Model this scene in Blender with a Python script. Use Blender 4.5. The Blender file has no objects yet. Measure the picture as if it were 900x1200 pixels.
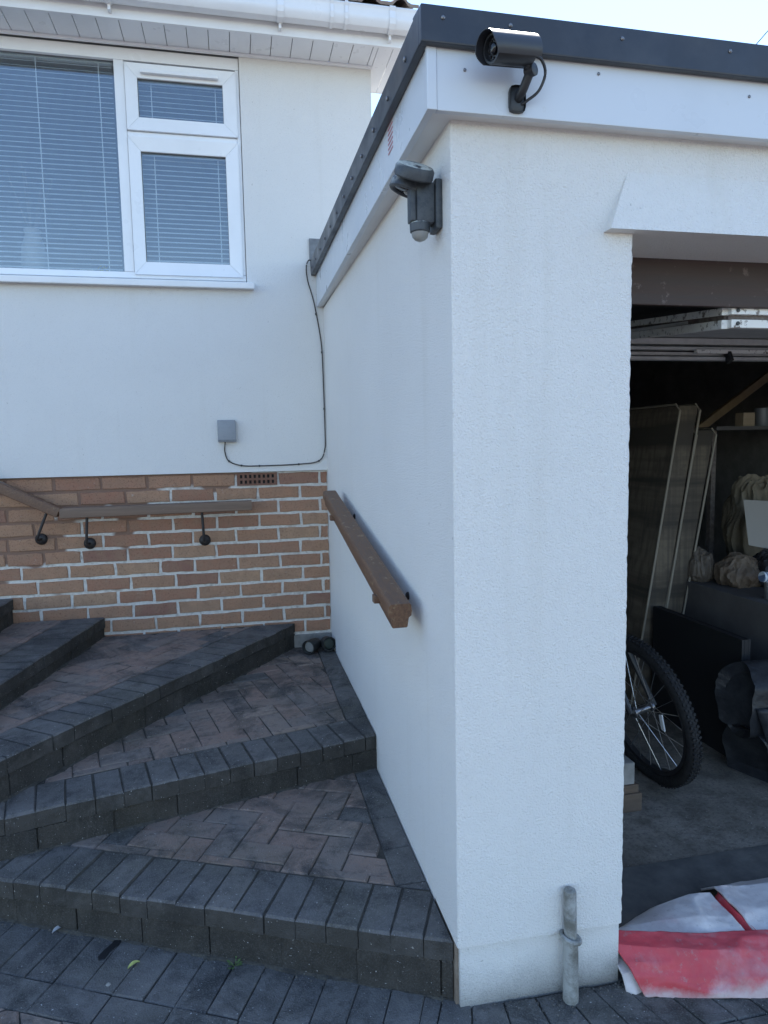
import bpy, bmesh, math, random
from mathutils import Matrix, Vector, noise
random.seed(7)
scene = bpy.context.scene
col = scene.collection

# ------------------------------------------------------------------ camera
# metres; X along the house front, Y away from the viewer, Z up, driveway at z = 0
cam_d = bpy.data.cameras.new("camera")
cam = bpy.data.objects.new("camera", cam_d)
col.objects.link(cam)
right = Vector((0.97701345, -0.21232315, -0.01906827))
down = Vector((-0.0393791, -0.09184631, -0.99499424))
fwd = Vector((0.20950896, 0.97287365, -0.09809618))
up, back = -down, -fwd
cam.matrix_world = Matrix(((right.x, up.x, back.x, 0.0), (right.y, up.y, back.y, 0.0),
                           (right.z, up.z, back.z, 1.4), (0, 0, 0, 1)))
cam_d.sensor_fit = 'HORIZONTAL'
cam_d.sensor_width = 36.0
cam_d.lens = 36.0 * 798.0 / 900.0
cam_d.clip_start = 0.02
cam_d.clip_end = 2000
scene.camera = cam

# ------------------------------------------------------------------ light
SUN_AZ, SUN_EL = math.radians(34), math.radians(55)      # azimuth from +Y towards +X
world = bpy.data.worlds.new("World")
scene.world = world
world.use_nodes = True
wn = world.node_tree
bg = wn.nodes["Background"]
sky = wn.nodes.new("ShaderNodeTexSky")
sky.sky_type = 'NISHITA'
sky.sun_disc = False
sky.sun_elevation = SUN_EL
sky.sun_rotation = SUN_AZ
sky.air_density = 1.0
sky.dust_density = 0.1
sky.ozone_density = 2.0
wn.links.new(sky.outputs[0], bg.inputs[0])
bg.inputs[1].default_value = 0.15
sun_d = bpy.data.lights.new("sun", 'SUN')
sun_d.energy = 3.6
sun_d.angle = math.radians(0.5)
sun_d.color = (1.0, 0.95, 0.87)
sun = bpy.data.objects.new("sun", sun_d)
col.objects.link(sun)
to_sun = Vector((math.sin(SUN_AZ) * math.cos(SUN_EL), math.cos(SUN_AZ) * math.cos(SUN_EL), math.sin(SUN_EL)))
sun.rotation_euler = to_sun.to_track_quat('Z', 'Y').to_euler()
sun.location = (0, 0, 12)
scene.view_settings.view_transform = 'Standard'
scene.view_settings.look = 'None'
scene.view_settings.exposure = 1.45
scene.view_settings.gamma = 1.0

# ------------------------------------------------------------------ helpers
WM = {}


def link(o, parent=None, mw=None):
    mw = mw or Matrix.Identity(4)
    col.objects.link(o)
    if parent is not None:
        o.parent = parent
        o.matrix_parent_inverse = WM[parent.name].inverted()
    o.matrix_basis = mw
    WM[o.name] = mw.copy()
    return o


def tag(o, label=None, cat=None, group=None, kind=None):
    if label: o["label"] = label
    if cat: o["category"] = cat
    if group: o["group"] = group
    if kind: o["kind"] = kind
    return o


def empty(name, loc, label=None, cat=None, group=None, kind=None):
    e = bpy.data.objects.new(name, None)
    e.empty_display_size = 0.05
    link(e, None, Matrix.Translation(Vector(loc)))
    return tag(e, label, cat, group, kind)


def obj(name, bm, mat, parent=None, mw=None, smooth=False):
    me = bpy.data.meshes.new(name)
    bmesh.ops.recalc_face_normals(bm, faces=bm.faces[:])
    bm.to_mesh(me)
    bm.free()
    if mat is not None:
        for m in (mat if isinstance(mat, (list, tuple)) else [mat]):
            me.materials.append(m)
    if smooth:
        me.polygons.foreach_set("use_smooth", [True] * len(me.polygons))
        try:
            me.set_sharp_from_angle(angle=math.radians(38))
        except Exception:
            pass
    return link(bpy.data.objects.new(name, me), parent, mw)


def share(name, me, parent, mw):
    return link(bpy.data.objects.new(name, me), parent, mw)


def hexa(bm, p, bevel=0.0):
    """p: 4 bottom points then 4 top points, same winding."""
    v = [bm.verts.new(q) for q in p]
    fs = [bm.faces.new([v[i] for i in f]) for f in
          ((3, 2, 1, 0), (4, 5, 6, 7), (0, 1, 5, 4), (1, 2, 6, 5), (2, 3, 7, 6), (3, 0, 4, 7))]
    if bevel:
        es = set(e for f in fs for e in f.edges)
        bmesh.ops.bevel(bm, geom=list(es), offset=bevel, segments=2, profile=0.6, affect='EDGES')


def box(bm, x0, x1, y0, y1, z0, z1, bevel=0.0):
    hexa(bm, [(x0, y0, z0), (x1, y0, z0), (x1, y1, z0), (x0, y1, z0),
              (x0, y0, z1), (x1, y0, z1), (x1, y1, z1), (x0, y1, z1)], bevel)


def box_obj(name, dims, mat, parent=None, bevel=0.0):
    bm = bmesh.new()
    box(bm, *dims, bevel=bevel)
    return obj(name, bm, mat, parent)


def frame_basis(d):
    d = Vector(d).normalized()
    a = Vector((0, 0, 1)) if abs(d.z) < 0.95 else Vector((1, 0, 0))
    s = d.cross(a).normalized()
    return s, s.cross(d).normalized()


def sweep(bm, pts, prof, closed=False, caps=True):
    """sweep a 2D profile [(side, up)] along pts."""
    pts = [Vector(p) for p in pts]
    rings, n = [], len(pts)
    for i, p in enumerate(pts):
        if closed:
            d = pts[(i + 1) % n] - pts[i - 1]
        else:
            d = pts[min(i + 1, n - 1)] - pts[max(i - 1, 0)]
        s, u = frame_basis(d)
        rings.append([bm.verts.new(p + s * a + u * b) for a, b in prof])
    m = len(prof)
    for i in range(n if closed else n - 1):
        r0, r1 = rings[i], rings[(i + 1) % n]
        for j in range(m):
            bm.faces.new((r0[j], r0[(j + 1) % m], r1[(j + 1) % m], r1[j]))
    if caps and not closed:
        bm.faces.new(rings[0])
        bm.faces.new(rings[-1][::-1])


def circ(r, n=12, ry=None):
    ry = r if ry is None else ry
    return [(r * math.cos(2 * math.pi * k / n), ry * math.sin(2 * math.pi * k / n)) for k in range(n)]


def tube(bm, pts, r, n=10, closed=False):
    sweep(bm, pts, circ(r, n), closed)


def smooth_path(pts, sub=6):
    P = [Vector(p) for p in pts]
    P = [P[0] * 2 - P[1]] + P + [P[-1] * 2 - P[-2]]
    out = []
    for i in range(1, len(P) - 2):
        for k in range(sub):
            t = k / sub
            a, b, c, d = P[i - 1:i + 3]
            out.append(0.5 * ((2 * b) + (c - a) * t + (2 * a - 5 * b + 4 * c - d) * t * t + (3 * b - a - 3 * c + d) * t ** 3))
    out.append(P[-2])
    return out


def lathe(bm, prof, origin, axis, n=24):
    """prof: [(along axis, radius)]"""
    o, a = Vector(origin), Vector(axis).normalized()
    s, u = frame_basis(a)
    rings = []
    for t, r in prof:
        c = o + a * t
        rings.append([bm.verts.new(c + (s * math.cos(2 * math.pi * k / n) + u * math.sin(2 * math.pi * k / n)) * max(r, 1e-5)) for k in range(n)])
    for r0, r1 in zip(rings, rings[1:]):
        for j in range(n):
            bm.faces.new((r0[j], r0[(j + 1) % n], r1[(j + 1) % n], r1[j]))
    bm.faces.new(rings[0])
    bm.faces.new(rings[-1][::-1])


def prism(bm, poly, z0, z1):
    lo = [bm.verts.new((p[0], p[1], z0)) for p in poly]
    hi = [bm.verts.new((p[0], p[1], z1)) for p in poly]
    n = len(poly)
    bm.faces.new(lo[::-1])
    bm.faces.new(hi)
    for i in range(n):
        bm.faces.new((lo[i], lo[(i + 1) % n], hi[(i + 1) % n], hi[i]))


def clip(poly, planes):
    """keep n.p <= d for every (nx, ny, d)"""
    for nx, ny, d in planes:
        out = []
        for i in range(len(poly)):
            a, b = poly[i], poly[(i + 1) % len(poly)]
            da, db = nx * a[0] + ny * a[1] - d, nx * b[0] + ny * b[1] - d
            if da <= 0: out.append(a)
            if da * db < 0:
                t = da / (da - db)
                out.append((a[0] + (b[0] - a[0]) * t, a[1] + (b[1] - a[1]) * t))
        poly = out
        if len(poly) < 3: return []
    return poly


def area(poly):
    return 0.5 * sum(poly[i - 1][0] * poly[i][1] - poly[i][0] * poly[i - 1][1] for i in range(len(poly)))


def clean(poly, eps=0.004):
    out = []
    for p in poly:
        if not out or math.hypot(p[0] - out[-1][0], p[1] - out[-1][1]) > eps: out.append(p)
    while len(out) > 1 and math.hypot(out[0][0] - out[-1][0], out[0][1] - out[-1][1]) <= eps: out.pop()
    return out


def paver(name, poly, ztop, mat, parent, thick=0.055, ch=0.0032, jit=0.0015):
    poly = clean(poly)
    if len(poly) < 3 or abs(area(poly)) < 0.0007: return None
    if area(poly) < 0: poly = poly[::-1]
    cx = sum(p[0] for p in poly) / len(poly)
    cy = sum(p[1] for p in poly) / len(poly)
    dz = random.uniform(-jit, jit)
    tx, ty = random.uniform(-.012, .012), random.uniform(-.012, .012)
    rmin = min(math.hypot(p[0] - cx, p[1] - cy) for p in poly)
    k = max(0.6, 1 - ch / max(rmin, 0.01) * 1.3)
    zf = ztop if callable(ztop) else (lambda x, y: ztop)
    bm = bmesh.new()
    J = [(p[0] + random.uniform(-.0018, .0018), p[1] + random.uniform(-.0018, .0018)) for p in poly]

    def Z(p): return zf(*p) + dz + (p[0] - cx) * tx + (p[1] - cy) * ty
    lo = [bm.verts.new((p[0] - cx, p[1] - cy, Z(p) - thick)) for p in J]
    mi = [bm.verts.new((p[0] - cx, p[1] - cy, Z(p) - ch)) for p in J]
    hi = [bm.verts.new(((p[0] - cx) * k, (p[1] - cy) * k, Z(p))) for p in J]
    n = len(J)
    bm.faces.new(lo[::-1]); bm.faces.new(hi)
    for i in range(n):
        j = (i + 1) % n
        bm.faces.new((lo[i], lo[j], mi[j], mi[i]))
        bm.faces.new((mi[i], mi[j], hi[j], hi[i]))
    return obj(name, bm, mat, parent, Matrix.Translation((cx, cy, 0)))


def rect(o, d, n, s0, s1, t0, t1):
    return [(o[0] + d[0] * s + n[0] * t, o[1] + d[1] * s + n[1] * t) for s, t in ((s0, t0), (s1, t0), (s1, t1), (s0, t1))]


def herringbone(origin, d, n, unit, span, gap=0.0014):
    """90 degree herringbone of 2:1 blocks as rectangles in the frame (d, n)"""
    for a in range(-span, span):
        for b in range(-span, span):
            t = (a - b) % 4
            if t == 0:
                yield rect(origin, d, n, a * unit + gap, (a + 2) * unit - gap, b * unit + gap, (b + 1) * unit - gap)
            elif t == 3:
                yield rect(origin, d, n, a * unit + gap, (a + 1) * unit - gap, b * unit + gap, (b + 2) * unit - gap)


# ------------------------------------------------------------------ materials
class NT:
    def __init__(s, name, rough=0.8, color=(.5, .5, .5), metal=0.0, spec=None):
        s.m = bpy.data.materials.new(name)
        s.m.use_nodes = True
        s.t = s.m.node_tree
        s.b = s.t.nodes["Principled BSDF"]
        s.b.inputs["Roughness"].default_value = rough
        s.b.inputs["Base Color"].default_value = (*color, 1)
        s.b.inputs["Metallic"].default_value = metal
        if spec is not None: s.b.inputs["Specular IOR Level"].default_value = spec
        s.co = s.t.nodes.new("ShaderNodeTexCoord").outputs["Object"]

    def n(s, typ, **kw):
        nd = s.t.nodes.new(typ)
        for k, v in kw.items(): setattr(nd, k, v)
        return nd

    def l(s, a, b): s.t.links.new(a, b)

    def world(s):
        s.co = s.n("ShaderNodeNewGeometry").outputs["Position"]
        return s

    def noise(s, scale, detail=4, rough=.55, vec=None, dist=0.0):
        nd = s.n("ShaderNodeTexNoise")
        nd.inputs["Scale"].default_value = scale
        nd.inputs["Detail"].default_value = detail
        nd.inputs["Roughness"].default_value = rough
        nd.inputs["Distortion"].default_value = dist
        s.l(vec or s.co, nd.inputs["Vector"])
        return nd.outputs["Fac"]

    def ramp(s, fac, stops, interp='LINEAR'):
        r = s.n("ShaderNodeValToRGB")
        r.color_ramp.interpolation = interp
        e = r.color_ramp.elements
        while len(e) < len(stops): e.new(.5)
        for el, (p, c) in zip(e, stops):
            el.position = p
            el.color = (*c, 1) if isinstance(c, tuple) else (c, c, c, 1)
        s.l(fac, r.inputs["Fac"])
        return r.outputs["Color"]

    def rnd(s): return s.n("ShaderNodeObjectInfo").outputs["Random"]

    def mix(s, fac, a, b, mode='MIX'):
        m = s.n("ShaderNodeMix", data_type='RGBA', blend_type=mode)
        for sock, v in ((m.inputs[0], fac), (m.inputs[6], a), (m.inputs[7], b)):
            if isinstance(v, (int, float)): sock.default_value = v
            elif isinstance(v, tuple): sock.default_value = (*v, 1)
            else: s.l(v, sock)
        return m.outputs[2]

    def math(s, op, a, b=None):
        m = s.n("ShaderNodeMath", operation=op)
        for i, v in enumerate((a, b)):
            if v is None: continue
            if isinstance(v, (int, float)): m.inputs[i].default_value = v
            else: s.l(v, m.inputs[i])
        return m.outputs[0]

    def sep(s, axis):
        x = s.n("ShaderNodeSeparateXYZ")
        s.l(s.co, x.inputs[0])
        return x.outputs[axis]

    def color(s, c): s.l(c, s.b.inputs["Base Color"]); return s

    def rough(s, c): s.l(c, s.b.inputs["Roughness"]); return s

    def bump(s, h, dist=.002, strength=.6):
        b = s.n("ShaderNodeBump")
        b.inputs["Distance"].default_value = dist
        b.inputs["Strength"].default_value = strength
        s.l(h, b.inputs["Height"])
        s.l(b.outputs[0], s.b.inputs["Normal"])
        return s


def mat_render(name, base, grain, dist, dirt=None):
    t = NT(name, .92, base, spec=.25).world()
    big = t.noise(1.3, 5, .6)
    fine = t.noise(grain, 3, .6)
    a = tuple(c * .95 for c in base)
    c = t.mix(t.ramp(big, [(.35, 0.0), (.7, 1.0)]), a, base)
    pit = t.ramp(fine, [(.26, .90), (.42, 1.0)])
    c = t.mix(1.0, c, pit, 'MULTIPLY')
    # faint vertical run-off streaks
    mp = t.n("ShaderNodeMapping"); mp.inputs["Scale"].default_value = (9, 9, .5)
    t.l(t.co, mp.inputs[0])
    st = t.noise(1.0, 4, .6, mp.outputs[0])
    c = t.mix(t.ramp(st, [(.58, 0.0), (.8, .35)]), c, tuple(x * .84 for x in (base[0], base[1] * .98, base[2] * .93)))
    # hairline pale/dirty specks
    sp = t.noise(70, 2, .5)
    c = t.mix(t.ramp(sp, [(.74, 0.0), (.79, .45)]), c, (.33, .31, .28))
    if dirt:
        z = t.sep(2)
        zz = t.math('ADD', z, t.math('MULTIPLY', t.noise(7, 4), .09))
        near = t.ramp(zz, [(dirt[0], 1.0), (dirt[1], 0.0)])
        spk = t.ramp(t.noise(300, 3, .75), [(.40, 0.0), (.55, 1.0)])
        near2 = t.math('POWER', near, 1.5)
        f = t.math('MULTIPLY', t.math('MAXIMUM', near2, t.math('MULTIPLY', near, spk)), .92)
        c = t.mix(f, c, (.05, .048, .04))
    t.color(c)
    h = t.math('ADD', t.math('MULTIPLY', fine, 1.0), t.math('MULTIPLY', t.noise(grain * 2.3, 2, .5), .5))
    return t.bump(h, dist, 1.0).m


M_RENDER = mat_render("masonry_render_coarse", (.90, .88, .84), 200, .0058)
M_PLINTH = mat_render("masonry_render_plinth", (.83, .815, .78), 200, .0045, dirt=(-.005, .15))
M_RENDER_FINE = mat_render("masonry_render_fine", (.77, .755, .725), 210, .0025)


def mat_upvc(name, base=(.84, .845, .85), rough=.32):
    t = NT(name, rough, base).world()
    c = t.mix(t.ramp(t.noise(3.5, 5, .6), [(.45, 0.0), (.75, .6)]), base, tuple(x * .88 for x in base))
    c = t.mix(t.ramp(t.noise(55, 3, .6), [(.68, 0.0), (.78, .25)]), c, (.5, .48, .43))
    return t.color(c).rough(t.ramp(t.noise(9, 3), [(.3, rough * .8), (.7, rough * 1.5)])).m


M_UPVC = mat_upvc("white_upvc")
M_UPVC_OLD = mat_upvc("white_upvc_weathered", (.74, .74, .73), .45)
M_FILM = mat_upvc("filmed_upvc", (.64, .67, .70), .30)
M_GROOVE = NT("soffit_groove", .7, (.30, .30, .31)).m


def mat_brick():
    t = NT("facing_brick", .9, spec=.2)
    r = t.rnd()
    c = t.ramp(r, [(0.0, (.40, .218, .135)), (.2, (.45, .270, .170)), (.4, (.35, .175, .115)), (.6, (.46, .290, .185)), (.8, (.38, .190, .120)), (1.0, (.27, .145, .110))])
    w = t.n("ShaderNodeNewGeometry").outputs["Position"]
    c = t.mix(t.ramp(t.noise(14, 5, .65, w), [(.38, 0.0), (.68, .8)]), c, (.33, .205, .135))
    c = t.mix(t.ramp(t.noise(160, 3, .6, w), [(.56, 0.0), (.68, .6)]), c, (.12, .07, .05))
    c = t.mix(t.ramp(t.noise(38, 4, .7, w), [(.66, 0.0), (.76, .55)]), c, (.55, .48, .42))
    t.color(c)
    h = t.math('ADD', t.noise(70, 5, .7, w), t.math('MULTIPLY', t.noise(330, 2, .5, w), .4))
    return t.bump(h, .006, .9).m


M_BRICK = mat_brick()


def mat_mortar():
    t = NT("pale_mortar", .95, spec=.1).world()
    c = t.ramp(t.noise(24, 5, .65), [(.3, (.50, .46, .41)), (.52, (.68, .645, .59)), (.75, (.36, .31, .26))])
    # repointed joints have fallen back to the old brown mortar higher up and to the left
    x, z = t.sep(0), t.sep(2)
    f = t.math('ADD', t.math('MULTIPLY', x, -.55), t.math('MULTIPLY', z, .95))
    f = t.math('ADD', f, t.math('MULTIPLY', t.noise(4.2, 2, .5), 1.15))
    old = t.ramp(t.math('MULTIPLY', f, .4), [(.735, 0.0), (.755, 1.0)])
    c = t.mix(old, c, (.24, .15, .11))
    return t.color(c).bump(t.noise(75, 5, .7), .005, 1.0).m


M_MORTAR = mat_mortar()


def mat_paver(name, stops, moss=.35, stain=.8, streak=0.0, algae=0.0):
    t = NT(name, .82, spec=.3)
    w = t.n("ShaderNodeNewGeometry").outputs["Position"]
    c = t.ramp(t.rnd(), stops)
    # worn, paler patches and dark algae stains that run across several blocks
    c = t.mix(t.ramp(t.noise(5.5, 6, .7, w, .5), [(.46, 0.0), (.66, .45)]), c, (.21, .195, .180))
    c = t.mix(t.ramp(t.noise(4.0, 7, .72, w, .8), [(.47, 0.0), (.62, stain)]), c, (.040, .040, .040))
    c = t.mix(t.ramp(t.noise(26, 5, .7, w), [(.52, 0.0), (.68, .55)]), c, (.050, .047, .044))
    c = t.mix(t.ramp(t.noise(3.1, 5, .6, w), [(.52, 0.0), (.70, moss)]), c, (.070, .066, .040))
    if streak:
        mp = t.n("ShaderNodeMapping"); mp.inputs["Scale"].default_value = (15, 15, 6); t.l(w, mp.inputs[0])
        c = t.mix(t.ramp(t.noise(1.0, 5, .7, mp.outputs[0]), [(.42, 0.0), (.60, streak)]), c, (.022, .022, .020))
    c = t.mix(t.ramp(t.noise(230, 3, .65, w), [(.50, 0.0), (.66, .5)]), c, (.20, .195, .19))
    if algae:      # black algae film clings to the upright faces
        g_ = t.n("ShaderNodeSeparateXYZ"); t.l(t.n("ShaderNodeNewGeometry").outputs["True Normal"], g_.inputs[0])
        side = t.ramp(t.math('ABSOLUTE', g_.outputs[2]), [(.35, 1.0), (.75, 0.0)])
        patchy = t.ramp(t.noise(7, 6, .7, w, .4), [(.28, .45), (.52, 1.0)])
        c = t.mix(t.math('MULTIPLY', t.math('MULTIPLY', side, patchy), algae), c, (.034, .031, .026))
    c = t.mix(t.ramp(t.noise(150, 2, .5, w), [(.715, 0.0), (.745, .9)]), c, (.50, .49, .47))
    t.color(c)
    t.rough(t.ramp(t.noise(18, 4, .6, w), [(.3, .62), (.7, .95)]))
    h = t.math('ADD', t.noise(240, 3, .6, w), t.math('MULTIPLY', t.noise(30, 5, .65, w), 2.2))
    return t.bump(h, .0035, .9).m


M_CHARCOAL = mat_paver("charcoal_paver", [(0, (.116, .109, .104)), (.4, (.150, .142, .135)), (.7, (.126, .121, .120)), (1, (.172, .160, .150))], .4, .85, .25)
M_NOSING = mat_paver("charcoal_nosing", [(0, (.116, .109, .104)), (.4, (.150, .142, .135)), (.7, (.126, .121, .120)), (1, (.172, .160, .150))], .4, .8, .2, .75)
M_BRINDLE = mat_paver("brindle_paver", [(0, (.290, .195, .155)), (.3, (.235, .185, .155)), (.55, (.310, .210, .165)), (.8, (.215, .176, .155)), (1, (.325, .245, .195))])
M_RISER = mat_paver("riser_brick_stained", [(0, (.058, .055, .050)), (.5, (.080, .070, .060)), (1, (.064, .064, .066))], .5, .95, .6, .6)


def mat_simple_noise(name, a, b, scale, rough=.9, bump=.003, bscale=None, detail=5):
    t = NT(name, rough, a, spec=.25).world()
    t.color(t.mix(t.ramp(t.noise(scale, detail, .65), [(.35, 0.0), (.7, 1.0)]), a, b))
    return t.bump(t.noise(bscale or scale * 6, 4, .6), bump, .8).m


M_JOINT = mat_simple_noise("jointing_sand", (.045, .042, .038), (.10, .092, .078), 40, .95, .004)
M_FOOTING = mat_simple_noise("cement_footing", (.20, .19, .175), (.32, .31, .29), 14, .95, .004)
M_GRIT = mat_simple_noise("grit", (.07, .065, .06), (.22, .21, .19), 60)


def mat_ground():
    t = NT("driveway_far", .9, spec=.3).world()
    br = t.n("ShaderNodeTexBrick")
    br.inputs["Scale"].default_value = 1.0
    br.inputs["Brick Width"].default_value = .2
    br.inputs["Row Height"].default_value = .1
    br.inputs["Mortar Size"].default_value = .004
    br.inputs["Color1"].default_value = (.17, .13, .115, 1)
    br.inputs["Color2"].default_value = (.12, .115, .115, 1)
    br.inputs["Mortar"].default_value = (.05, .045, .04, 1)
    t.l(t.co, br.inputs["Vector"])
    c = t.mix(t.ramp(t.noise(2.0, 6, .65), [(.35, 0.0), (.7, .6)]), br.outputs["Color"], (.10, .095, .09))
    return t.color(c).bump(t.noise(150, 3), .002, .6).m


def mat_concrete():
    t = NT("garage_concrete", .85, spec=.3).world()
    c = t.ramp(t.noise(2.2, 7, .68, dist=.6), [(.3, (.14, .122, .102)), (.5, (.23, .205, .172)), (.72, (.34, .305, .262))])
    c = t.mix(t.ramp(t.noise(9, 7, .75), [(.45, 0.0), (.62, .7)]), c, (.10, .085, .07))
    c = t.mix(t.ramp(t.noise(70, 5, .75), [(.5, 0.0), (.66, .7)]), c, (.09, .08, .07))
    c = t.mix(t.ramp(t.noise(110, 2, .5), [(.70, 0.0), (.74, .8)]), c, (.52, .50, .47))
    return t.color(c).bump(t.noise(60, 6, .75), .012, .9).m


M_CONC = mat_concrete()
M_THRESH = mat_simple_noise("threshold_concrete", (.070, .068, .066), (.135, .128, .118), 9, .7, .003, 60)

t = NT("roof_trim", .34, (.030, .034, .042), spec=.5).world()
t.color(t.mix(t.ramp(t.noise(5, 6, .65), [(.45, 0.0), (.75, .55)]), (.026, .030, .040), (.075, .08, .088)))
t.rough(t.ramp(t.noise(8, 4), [(.3, .28), (.7, .5)]))
M_TRIM = t.m
M_SCREW = NT("screw_head", .4, (.22, .22, .23), .8).m
M_REDPRINT = NT("red_print", .5, (.50, .17, .20)).m


def mat_wood(name, a, b, rough=.5, axis=(3, 60, 60), wear=(.42, .30, .16), wt=.66):
    t = NT(name, rough, a)
    mp = t.n("ShaderNodeMapping"); mp.inputs["Scale"].default_value = axis
    t.l(t.co, mp.inputs[0])
    g = t.noise(1.0, 5, .65, mp.outputs[0], .4)
    c = t.mix(t.ramp(g, [(.3, 0.0), (.7, 1.0)]), a, b)
    c = t.mix(t.ramp(t.noise(23, 5, .75), [(wt, 0.0), (wt + .06, .75)]), c, wear)
    return t.color(c).rough(t.ramp(g, [(.3, rough), (.7, rough + .2)])).bump(g, .0015, .6).m


M_RAIL = mat_wood("brown_stained_rail", (.092, .044, .026), (.195, .104, .056), .45, (130, 7, 130), (.30, .21, .12), .58)
M_RAIL2 = mat_wood("weathered_rail", (.125, .078, .052), (.22, .145, .100), .55, (3, 60, 60), (.27, .20, .15))
M_BEAM = mat_wood("dark_header_timber", (.040, .027, .025), (.070, .046, .040), .5, (2, 40, 40), (.16, .13, .12), .60)
M_IRON = NT("painted_iron_bracket", .5, (.030, .026, .026), .3).m
M_STEEL = NT("bright_steel", .3, (.62, .62, .62), 1.0).m
M_BLACKPL = NT("black_plastic", .42, (.022, .024, .028)).m
M_RUBBER = mat_simple_noise("tyre_rubber", (.014, .014, .015), (.030, .030, .032), 80, .75, .003, 120)
M_LENS = NT("dark_lens", .12, (.012, .013, .016)).m
M_CABLE = NT("cable_sheath", .55, (.060, .052, .048)).m
t = NT("grey_plastic_box", .5, (.27, .29, .31)).world()
t.color(t.mix(t.ramp(t.noise(40, 4), [(.5, 0.0), (.75, .5)]), (.27, .29, .315), (.20, .215, .235)))
M_GREYBOX = t.m
M_LEAD = mat_simple_noise("lead_flashing", (.16, .17, .18), (.26, .27, .28), 25, .6, .002)

t = NT("lichened_lamp_plastic", .5).world()
c = t.ramp(t.noise(14, 4), [(.3, (.028, .034, .042)), (.7, (.045, .053, .064))])
gz = t.n("ShaderNodeSeparateXYZ"); t.l(t.n("ShaderNodeNewGeometry").outputs["Normal"], gz.inputs[0])
lich = t.math('MULTIPLY', t.ramp(t.noise(48, 5, .7), [(.40, 0.0), (.52, 1.0)]), t.ramp(gz.outputs[2], [(.2, .05), (.7, 1.0)]))
t.color(t.mix(lich, c, (.46, .47, .42)))
M_LAMP = t.bump(t.noise(90, 4), .001, .5).m
t = NT("frosted_dome", .35, (.42, .42, .40)); t.b.inputs["Transmission Weight"].default_value = .35
M_DOME = t.m
t = NT("old_grey_pipe", .7).world()
M_PIPE = t.color(t.mix(t.ramp(t.noise(22, 6, .7), [(.38, 0.0), (.62, 1.0)]), (.36, .365, .35), (.15, .145, .125))).bump(t.noise(80, 4), .002, .6).m


def mat_glass():
    m = bpy.data.materials.new("double_glazing")
    m.use_nodes = True
    n = m.node_tree
    n.nodes.remove(n.nodes["Principled BSDF"])
    out = n.nodes["Material Output"]
    tr = n.nodes.new("ShaderNodeBsdfTransparent"); tr.inputs[0].default_value = (.90, .93, .94, 1)
    gl = n.nodes.new("ShaderNodeBsdfGlossy"); gl.inputs["Roughness"].default_value = .0
    gl.inputs["Color"].default_value = (.93, .97, 1, 1)
    fr = n.nodes.new("ShaderNodeFresnel"); fr.inputs["IOR"].default_value = 1.52
    mu = n.nodes.new("ShaderNodeMath"); mu.operation = 'MULTIPLY'; mu.use_clamp = True; mu.inputs[1].default_value = 2.5
    mx = n.nodes.new("ShaderNodeMixShader")
    n.links.new(fr.outputs[0], mu.inputs[0]); n.links.new(mu.outputs[0], mx.inputs[0])
    n.links.new(tr.outputs[0], mx.inputs[1]); n.links.new(gl.outputs[0], mx.inputs[2])
    n.links.new(mx.outputs[0], out.inputs[0])
    return m


M_GLASS = mat_glass()
M_SLAT = NT("blind_slat", .35, (.88, .89, .90)).m
M_CORD = NT("blind_cord", .8, (.82, .82, .82)).m
M_SEAL = NT("window_gasket", .6, (.16, .165, .17)).m
M_ROOM = NT("room_plaster", .9, (.36, .35, .34)).m
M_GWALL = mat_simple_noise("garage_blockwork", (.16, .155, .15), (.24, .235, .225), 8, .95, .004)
t = NT("roof_tile", .85, spec=.2).world()
c = t.ramp(t.rnd(), [(0, (.20, .15, .13)), (.5, (.27, .21, .18)), (1, (.16, .13, .12))])
M_TILE = t.color(t.mix(t.ramp(t.noise(20, 5, .7), [(.45, 0.0), (.7, .7)]), c, (.33, .32, .28))).bump(t.noise(120, 4), .002, .6).m


# ------------------------------------------------------------------ the ground
def zg(x, y=0.0):
    return 0.015 - 0.026 * (max(-1.6, min(2.6, x)) + 0.5)


bm = bmesh.new()
box(bm, -300, 300, -300, 300, -1.0, -.075)
ground = tag(obj("ground", bm, mat_ground()), "far block paved driveway and street beyond", None, None, "structure")

drive = empty("driveway", (0, 1.5, 0), "charcoal and brindle block paving in front of the steps", None, None, "structure")
bm = bmesh.new()
for xa, xb in ((-2.4, -1.6), (-1.6, 2.6), (2.6, 3.8)):
    ya, yb = 2.65 - .16 * (xa + 2.4), 2.65 - .16 * (xb + 2.4)
    hexa(bm, [(xa, .2, -.0745), (xb, .2, -.0745), (xb, yb, -.0745), (xa, ya, -.0745),
              (xa, .2, zg(xa) - .0065), (xb, .2, zg(xb) - .0065), (xb, yb, zg(xb) - .0065), (xa, ya, zg(xa) - .0065)])
obj("bedding_sand", bm, M_JOINT, drive)

PIV = (-.868, 2.148)
# (left end, right end, tread height)
NOSE = [((-.868, 2.148), (.488, 1.526), .155), ((-.868, 2.148), (.488, 2.480), .290),
        ((-.868, 2.148), (.290, 3.715), .430), ((-1.0, 2.25), (-.70, 3.715), .535), ((-1.16, 2.25), (-1.13, 3.715), .665)]


def axes(a, b):
    L = math.hypot(b[0] - a[0], b[1] - a[1])
    d = ((b[0] - a[0]) / L, (b[1] - a[1]) / L)
    return d, (-d[1], d[0]), L


d1, n1, L1 = axes(*NOSE[0][:2])
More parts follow.
